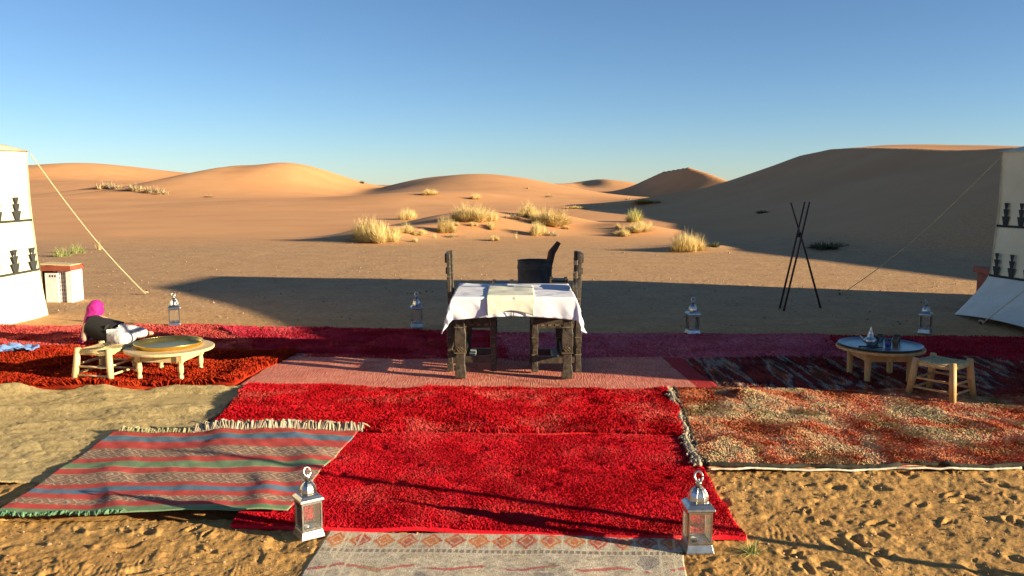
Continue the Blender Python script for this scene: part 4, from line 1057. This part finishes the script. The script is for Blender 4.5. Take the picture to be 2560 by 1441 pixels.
# ------------------------------------------------------------------ light blue cloth at far left
p = at(30, 880, .05)
V = []; n = 26
for j in range(n):
    for i in range(n):
        u = i/(n-1)-.5; v = j/(n-1)-.5
        V.append((u*.42+.02*float(vn(v*6, 3, 2)), v*.20+.02*float(vn(u*6, 1, 2)), .022+.030*max(0, float(vn(u*5+2, v*7, 4)))+.018*float(vn(u*11, v*3, 5))))
Fq = [(j*n+i, j*n+i+1, (j+1)*n+i+1, (j+1)*n+i) for j in range(n-1) for i in range(n-1)]
o = MB().add(V, Fq).build('blue_cloth', M['blue_cloth'], None, True, (p.x, p.y, .06)); sd = o.modifiers.new('t', 'SOLIDIFY'); sd.thickness = .006
tag(o, 'crumpled light blue cloth lying on the red rug at far left', 'cloth')

# ------------------------------------------------------------------ reclining person
def skin_obj(name, verts, edges, rad, mat, parent, root=0, lv=2):
    me = bpy.data.meshes.new(name); me.from_pydata([tuple(v) for v in verts], edges, []); me.materials.append(mat)
    o = link(name, me, parent)
    m = o.modifiers.new('skin', 'SKIN'); m.use_smooth_shade = True
    sk = me.skin_vertices[0].data if me.skin_vertices else None
    if sk is None:
        bpy.context.view_layer.objects.active = o
        sk = me.skin_vertices[0].data
    for k, r in enumerate(rad): sk[k].radius = (r, r) if not hasattr(r, '__len__') else r; sk[k].use_root = (k == root)
    s = o.modifiers.new('sub', 'SUBSURF'); s.levels = lv; s.render_levels = lv
    return o
pp = at(244, 860, .05)
pe = empty('person', (pp.x, pp.y, .048), 'person reclining on the red rug in magenta headscarf, black top and white printed trousers', 'person')
# x right, y away from the camera; back turned to the camera
J = dict(pel=(.16, .02, .135), waist=(.06, .06, .165), chest=(-.04, .12, .235), neck=(-.085, .17, .315), head=(-.10, .20, .385),
         shl=(-.135, .03, .215), ell=(-.155, -.02, .05), wrl=(-.16, .16, .03), hal=(-.15, .24, .028),
         shr=(-.02, .23, .27), elr=(.10, .32, .16), wrr=(.02, .42, .06), har=(-.03, .46, .04),
         hpl=(.19, -.04, .10), knl=(.38, -.16, .085), anl=(.34, .24, .055), ftl=(.38, .38, .04),
         hpr=(.18, .08, .13), knr=(.37, .06, .15), anr=(.43, .40, .06), ftr=(.46, .52, .04))
def chain(names, rads, nm, mat, root=0, edges=None, lv=2):
    vs = [J[k] for k in names]; ed = edges or [(i, i+1) for i in range(len(vs)-1)]
    return skin_obj(nm, vs, ed, rads, mat, pe, root, lv)
nb = ['pel', 'waist', 'chest', 'neck', 'head', 'shl', 'ell', 'wrl', 'hal', 'shr', 'elr', 'wrr', 'har', 'hpl', 'knl', 'anl', 'ftl', 'hpr', 'knr', 'anr', 'ftr']
ed = [(0, 1), (1, 2), (2, 3), (3, 4), (2, 5), (5, 6), (6, 7), (7, 8), (2, 9), (9, 10), (10, 11), (11, 12), (0, 13), (13, 14), (14, 15), (15, 16), (0, 17), (17, 18), (18, 19), (19, 20)]
rb_ = [.10, .09, .105, .045, .085, .048, .037, .027, .022, .045, .035, .026, .022, .07, .05, .035, .028, .07, .05, .035, .028]
chain(nb, rb_, 'body', M['skin'], 0, ed)
for s_, hn, wr_ in ((1, 'hal', 'wrl'), (1, 'har', 'wrr')):
    h0 = Vector(J[hn]); dr_ = (h0-Vector(J[wr_])).normalized(); sd_ = dr_.cross(Vector((0, 0, 1))).normalized()
    for q, ln in zip((-1.5, -.5, .5, 1.5), (.055, .068, .07, .06)):
        a0 = h0+sd_*q*.014; vs = [a0, a0+dr_*ln*.55+Vector((0, 0, .006)), a0+dr_*ln+Vector((0, 0, -.012))]
        skin_obj('finger', vs, [(0, 1), (1, 2)], [.0095, .0085, .007], M['skin'], pe, 0, 1)
    a0 = h0-dr_*.03; vs = [a0, a0+sd_*.04+dr_*.01, a0+sd_*.05+dr_*.04]
    skin_obj('thumb', vs, [(0, 1), (1, 2)], [.012, .010, .008], M['skin'], pe, 0, 1)
# black sleeveless top with full back
J.update(t1=(.13, .02, .14), t2=(.055, .03, .175), t3=(-.03, .06, .20), t4=(-.07, .10, .235), t5=(-.10, .05, .19), t6=(.0, .19, .24))
skin_obj('top', [J[k] for k in ('t1', 't2', 't3', 't4', 't5', 't6')], [(0, 1), (1, 2), (2, 3), (2, 4), (2, 5)], [(.12, .12), (.150, .150), (.15, .15), (.07, .07), (.08, .08), (.08, .08)], M['blacktop'], pe, 1)
# loose printed trousers
def pt(a_, b_, f): return tuple(Vector(J[a_]).lerp(Vector(J[b_]), f))
vs = [(.19, .02, .13), pt('hpl', 'knl', .45), J['knl'], pt('knl', 'anl', .5), pt('knl', 'anl', .92), pt('hpr', 'knr', .45), J['knr'], pt('knr', 'anr', .5), pt('knr', 'anr', .92)]
skin_obj('trousers', vs, [(0, 1), (1, 2), (2, 3), (3, 4), (0, 5), (5, 6), (6, 7), (7, 8)], [.098, .10, .085, .08, .06, .10, .085, .08, .06], M['print'], pe)
pe.scale = (.80, .80, .80)
# face
hc = Vector(J['head']); fd = Vector((.25, .92, -.05)).normalized(); rt = fd.cross(Vector((0, 0, 1))).normalized(); upv = rt.cross(fd)
skin_obj('nose', [hc+fd*.075+upv*.01, hc+fd*.098-upv*.012], [(0, 1)], [.008, .012], M['skin'], pe, 0, 1)
for s_ in (-1, 1):
    MB().lathe([(.001, -.011), (.009, -.006), (.011, 0), (.009, .006), (.001, .011)], 10).build('eye', M['wax'], pe, True, hc+fd*.078+rt*.03*s_+upv*.012)
MB().box((0, 0, 0), (.042, .01, .01)).build('mouth', M['cushion'], pe, loc=hc+fd*.083-upv*.038)
# headscarf: shell round the head that falls down the left side and behind the shoulder
V = []; nu, nv = 28, 18
for j in range(nv+1):
    v = j/nv
    for i in range(nu):
        an = 2*PI*i/nu
        c_, s_ = math.cos(an), math.sin(an)
        if v < .5:
            th_ = v/.5*PI*.55; rr = .108*math.sin(th_)*(1+.05*math.sin(an*5)+.06*math.sin(an*3+v*24)+.04*math.sin(an*9-v*30))*(1-.10*(c_ > .2)*c_); zz = .108*math.cos(th_)
            x, y, z = hc.x+rr*c_*.92+.012*zz/.1, hc.y+rr*s_*1.05, hc.z+zz*1.12+.012
        else:
            w2 = (v-.5)/.5; rr = .107*(1-.15*w2)*(1+.22*math.sin(an*6+w2*3)*(.3+w2)+.05*math.sin(an*13))
            x = hc.x-.085*w2**.8+rr*c_*(1-.45*w2)*.92; y = hc.y-.16*w2+rr*s_*(1-.3*w2); z = hc.z-.005-.36*w2
        V.append((x, y, max(z, .012)))
Fq = [(j*nu+i, j*nu+(i+1) % nu, (j+1)*nu+(i+1) % nu, (j+1)*nu+i) for j in range(nv) for i in range(nu)]
MB().add(V, Fq).build('headscarf', M['magenta'], pe, True)

# ------------------------------------------------------------------ dry bushes and grass
def grass_mesh(name, n, rx, h, mat, seed, spread=.9, curve=.5, wd=.010, seg=3, ry=None, dome=True):
    rg = np.random.default_rng(seed); V = []; Fq = []
    ry = ry or rx
    nc = 7; cl = [(rg.uniform(-.52, .52)*rx, rg.uniform(-.5, .5)*ry, rg.uniform(.62, 1.0)) for _ in range(nc)]; cl[0] = (0, 0, 1.05)
    if n < 100: cl = [(0, 0, 1)]
    for k in range(n):
        c0 = cl[k % len(cl)]
        a_ = rg.uniform(0, 2*PI); r = math.sqrt(rg.random())*.16
        bx, by = c0[0]+r*rx*math.cos(a_), c0[1]+r*ry*math.sin(a_)
        da = a_+rg.normal(0, .7); out = rg.uniform(.03, 1)**.75*spread*1.15
        hh = h*c0[2]*rg.uniform(.3, 1.08)*max(.15, math.cos(out*.95)); rr = out*rx*.66*c0[2]*rg.uniform(.5, 1.2)
        w_ = wd*rg.uniform(.5, 1.3); pa = da+PI/2+rg.normal(0, .5); px, py = math.cos(pa)*w_, math.sin(pa)*w_
        o0 = len(V)
        for s in range(seg+1):
            t = s/seg; rad = rr*(t+curve*t*t)/(1+curve); z = hh*(t-(.55*curve*t*t)*out)
            ww = (1-t)*.9+.1
            x = bx+math.cos(da)*rad+rg.normal(0, .01)*h; y = by+math.sin(da)*rad*ry/rx+rg.normal(0, .01)*h
            V.append((x-px*ww, y-py*ww, z-(.04 if s == 0 else 0))); V.append((x+px*ww, y+py*ww, z-(.04 if s == 0 else 0)))
        for s in range(seg): Fq.append((o0+2*s, o0+2*s+1, o0+2*s+3, o0+2*s+2))
    me = bpy.data.meshes.new(name); me.from_pydata(V, [], Fq); me.materials.append(mat); me.update(); return me
BM = {}
for k in range(4): BM['dry%d' % k] = grass_mesh('dry_bush', 3600, 1, 1, M['dry'], 30+k, 1.25, .6, .009, 3)
BM['dryg'] = grass_mesh('dry_bush', 2000, 1, 1, M['dryg'], 40, 1.1, .4, .010, 3)
BM['grey'] = grass_mesh('dry_bush', 500, 1, 1, M['greydry'], 41, 1.0, .6, .022, 3)
BM['green'] = grass_mesh('grass_tuft', 260, 1, 1, M['green'], 42, .75, .3, .014, 3)
BM['dark'] = grass_mesh('dark_shrub', 600, 1, 1, M['darkgreen'], 43, 1.0, .6, .03, 3)
BM['sparse'] = grass_mesh('grass_tuft', 40, 1, 1, M['dry'], 44, .5, .2, .014, 3)
def bush(kind, px, py, wpx, hpx, lab, cat='bush', grp='dry bushes on the sand before the dunes', nm='dry_bush', sq=1):
    p = hit(px, py); D = p.y; k = D/2100
    o = link(nm, BM[kind], None, (p.x, p.y, p.z-.01)); o.scale = (wpx*k*.92, wpx*k*.72*sq, hpx*k*1.12); o.rotation_euler = (0, 0, random.uniform(0, 6))
    if sq != 1: o.rotation_euler = (0, 0, 0)
    return tag(o, lab, cat, grp)
bush('dry0', 925, 600, 90, 66, 'large straw yellow bush, leftmost of the hummock bushes behind the table')
bush('dry1', 962, 604, 74, 48, 'low straw bush touching the right side of the large leftmost hummock bush')
bush('dry2', 1020, 549, 44, 30, 'small straw bush standing alone above the gap between the leftmost hummock bushes')
bush('dry3', 1018, 582, 46, 28, 'low straw bush between the large left bush and the central hummock')
bush('dry1', 1162, 552, 78, 46, 'rounded straw yellow bush on top of the central hummock')
bush('dry0', 1116, 582, 46, 46, 'straw bush on the left slope of the central hummock')
bush('dry2', 1224, 554, 34, 34, 'small upright straw tuft on the right slope of the central hummock')
bush('grey', 1136, 594, 26, 14, 'grey dry scrub at the foot of the central hummock')
bush('dry3', 1323, 542, 52, 42, 'tall tufted straw bush at the back left of the right hummock')
bush('dry1', 1362, 562, 84, 48, 'wide straw bush in the middle of the right hummock')
bush('dry0', 1340, 588, 42, 40, 'straw bush at the front of the right hummock')
bush('grey', 1380, 590, 34, 16, 'low grey scrub in front of the right hummock')
bush('grey', 1286, 548, 44, 16, 'flat grey scrub left of the right hummock')
bush('dryg', 1592, 556, 54, 38, 'yellow green bush at the edge of the dune shade')
bush('dry2', 1602, 578, 66, 26, 'low straw bush beneath the yellow green bush')
bush('dry3', 1560, 590, 42, 26, 'small straw bush left of the yellow green bush')
bush('dry0', 1716, 628, 70, 54, 'round straw bush at the foot of the big shaded dune, left of a pair')
bush('dry1', 1742, 624, 58, 42, 'round straw bush at the foot of the big shaded dune, right of a pair')
bush('dark', 1783, 617, 30, 16, 'small dark scrub right of the paired straw bushes')
bush('dark', 2055, 622, 54, 24, 'dark green shrub in the dune shade right of the pole tripod', nm='dark_shrub')
bush('grey', 2090, 614, 50, 14, 'flat grey scrub in the dune shade beside the dark green shrub')
rq = random.Random(3)
HN = ['the hummock farthest left', 'the central hummock', 'the hummock right of centre', 'the sand below the yellow green bush']
for k in range(26):
    px, py = [(rq.uniform(890, 1060), rq.uniform(575, 606)), (rq.uniform(1080, 1260), rq.uniform(548, 602)), (rq.uniform(1290, 1420), rq.uniform(545, 600)), (rq.uniform(1540, 1640), rq.uniform(560, 600))][k % 4]
    bush('dry%d' % (k % 4) if k % 3 else 'sparse', px, py, rq.uniform(14, 30), rq.uniform(9, 20), 'tiny straw coloured tuft on ' + HN[k % 4], 'grass tuft', 'tiny tufts on ' + HN[k % 4], 'grass_tuft')
g2 = 'far dry scrub on the dunes'
bush('grey', 262, 472, 60, 20, 'far pale scrub patch, leftmost on the left slope', grp=g2)
bush('grey', 294, 472, 40, 14, 'far pale scrub between the two larger patches on the left slope', grp=g2)
bush('grey', 336, 478, 50, 22, 'far scrub patch with a dark base on the left slope', grp=g2)
bush('grey', 375, 482, 50, 18, 'far pale scrub right of the dark based patch on the left slope', grp=g2)
bush('grey', 404, 486, 36, 12, 'far pale scrub, rightmost on the left slope', grp=g2)
bush('grey', 525, 494, 22, 8, 'tiny far scrub on the sand below the left dune', grp=g2)
bush('dry1', 1073, 488, 40, 16, 'far straw scrub on the low swell left of the central dune', grp=g2)
bush('dry2', 1190, 498, 30, 15, 'far straw scrub below the middle of the central dune', grp=g2)
bush('grey', 1374, 494, 18, 11, 'tiny far scrub on the right slope of the central dune', grp=g2)
bush('dry3', 1440, 522, 46, 9, 'low far scrub at the tip of the dune shadow', grp=g2)
bush('dry0', 1612, 507, 52, 14, 'far straw scrub at the foot of the pointed dark dune', grp=g2)
bush('grey', 1642, 508, 20, 11, 'small far scrub just right of the scrub below the pointed dark dune', grp=g2)
bush('grey', 1574, 500, 20, 8, 'tiny far scrub left of the scrub below the pointed dark dune', grp=g2)
bush('dark', 905, 459, 12, 8, 'tiny dark shrub on the skyline between the left and central dunes', grp=g2, nm='dark_shrub')
bush('dark', 1905, 533, 30, 9, 'dark scrub patch high on the shaded dune face', grp=g2, nm='dark_shrub')
bush('grey', 1320, 472, 9, 7, 'tiny scrub high on the central dune', grp=g2)
g3 = 'green grass tufts on the plain by the left tent'
bush('green', 157, 642, 46, 28, 'low green grass tuft nearest the left tent', 'grass tuft', g3, 'grass_tuft')
bush('green', 195, 634, 42, 30, 'green grass tuft right of the one nearest the left tent', 'grass tuft', g3, 'grass_tuft')
bush('sparse', 247, 625, 44, 26, 'sparse dry grass stalks right of the green tufts', 'grass tuft', g3, 'grass_tuft')
# small weed by the right front lantern
p = hit(1878, 1392)
me = grass_mesh('weed', 70, .13, .085, M['green'], 55, 1.15, .5, .0022, 4); o = link('weed', me, None, (p.x, p.y, p.z+.01)); tag(o, 'small green weed on the sand beside the right front lantern', 'weed')
me2 = grass_mesh('weed', 26, .12, .05, M['dryg'], 56, 1.25, .5, .003, 4); link('dry_leaves', me2, o, (0.0, 0, 0))

# ------------------------------------------------------------------ unseen pole added right of the view to cast long shadows over the front rugs
for (x, y, h, r, dx, dy, lab) in ((3.55, 2.74, 1.30, .030, -.05, .03, 'unseen slim wooden pole added right of the front lantern for its long shadow'),):
    o = MB().tube([(x, y, -.05), (x+dx*.5, y+dy*.5, h*.5), (x+dx, y+dy, h)], [r, r*.9, r*.7], 8).build('shadow_pole', M['pole'], None, True)
    tag(o, lab, 'pole')
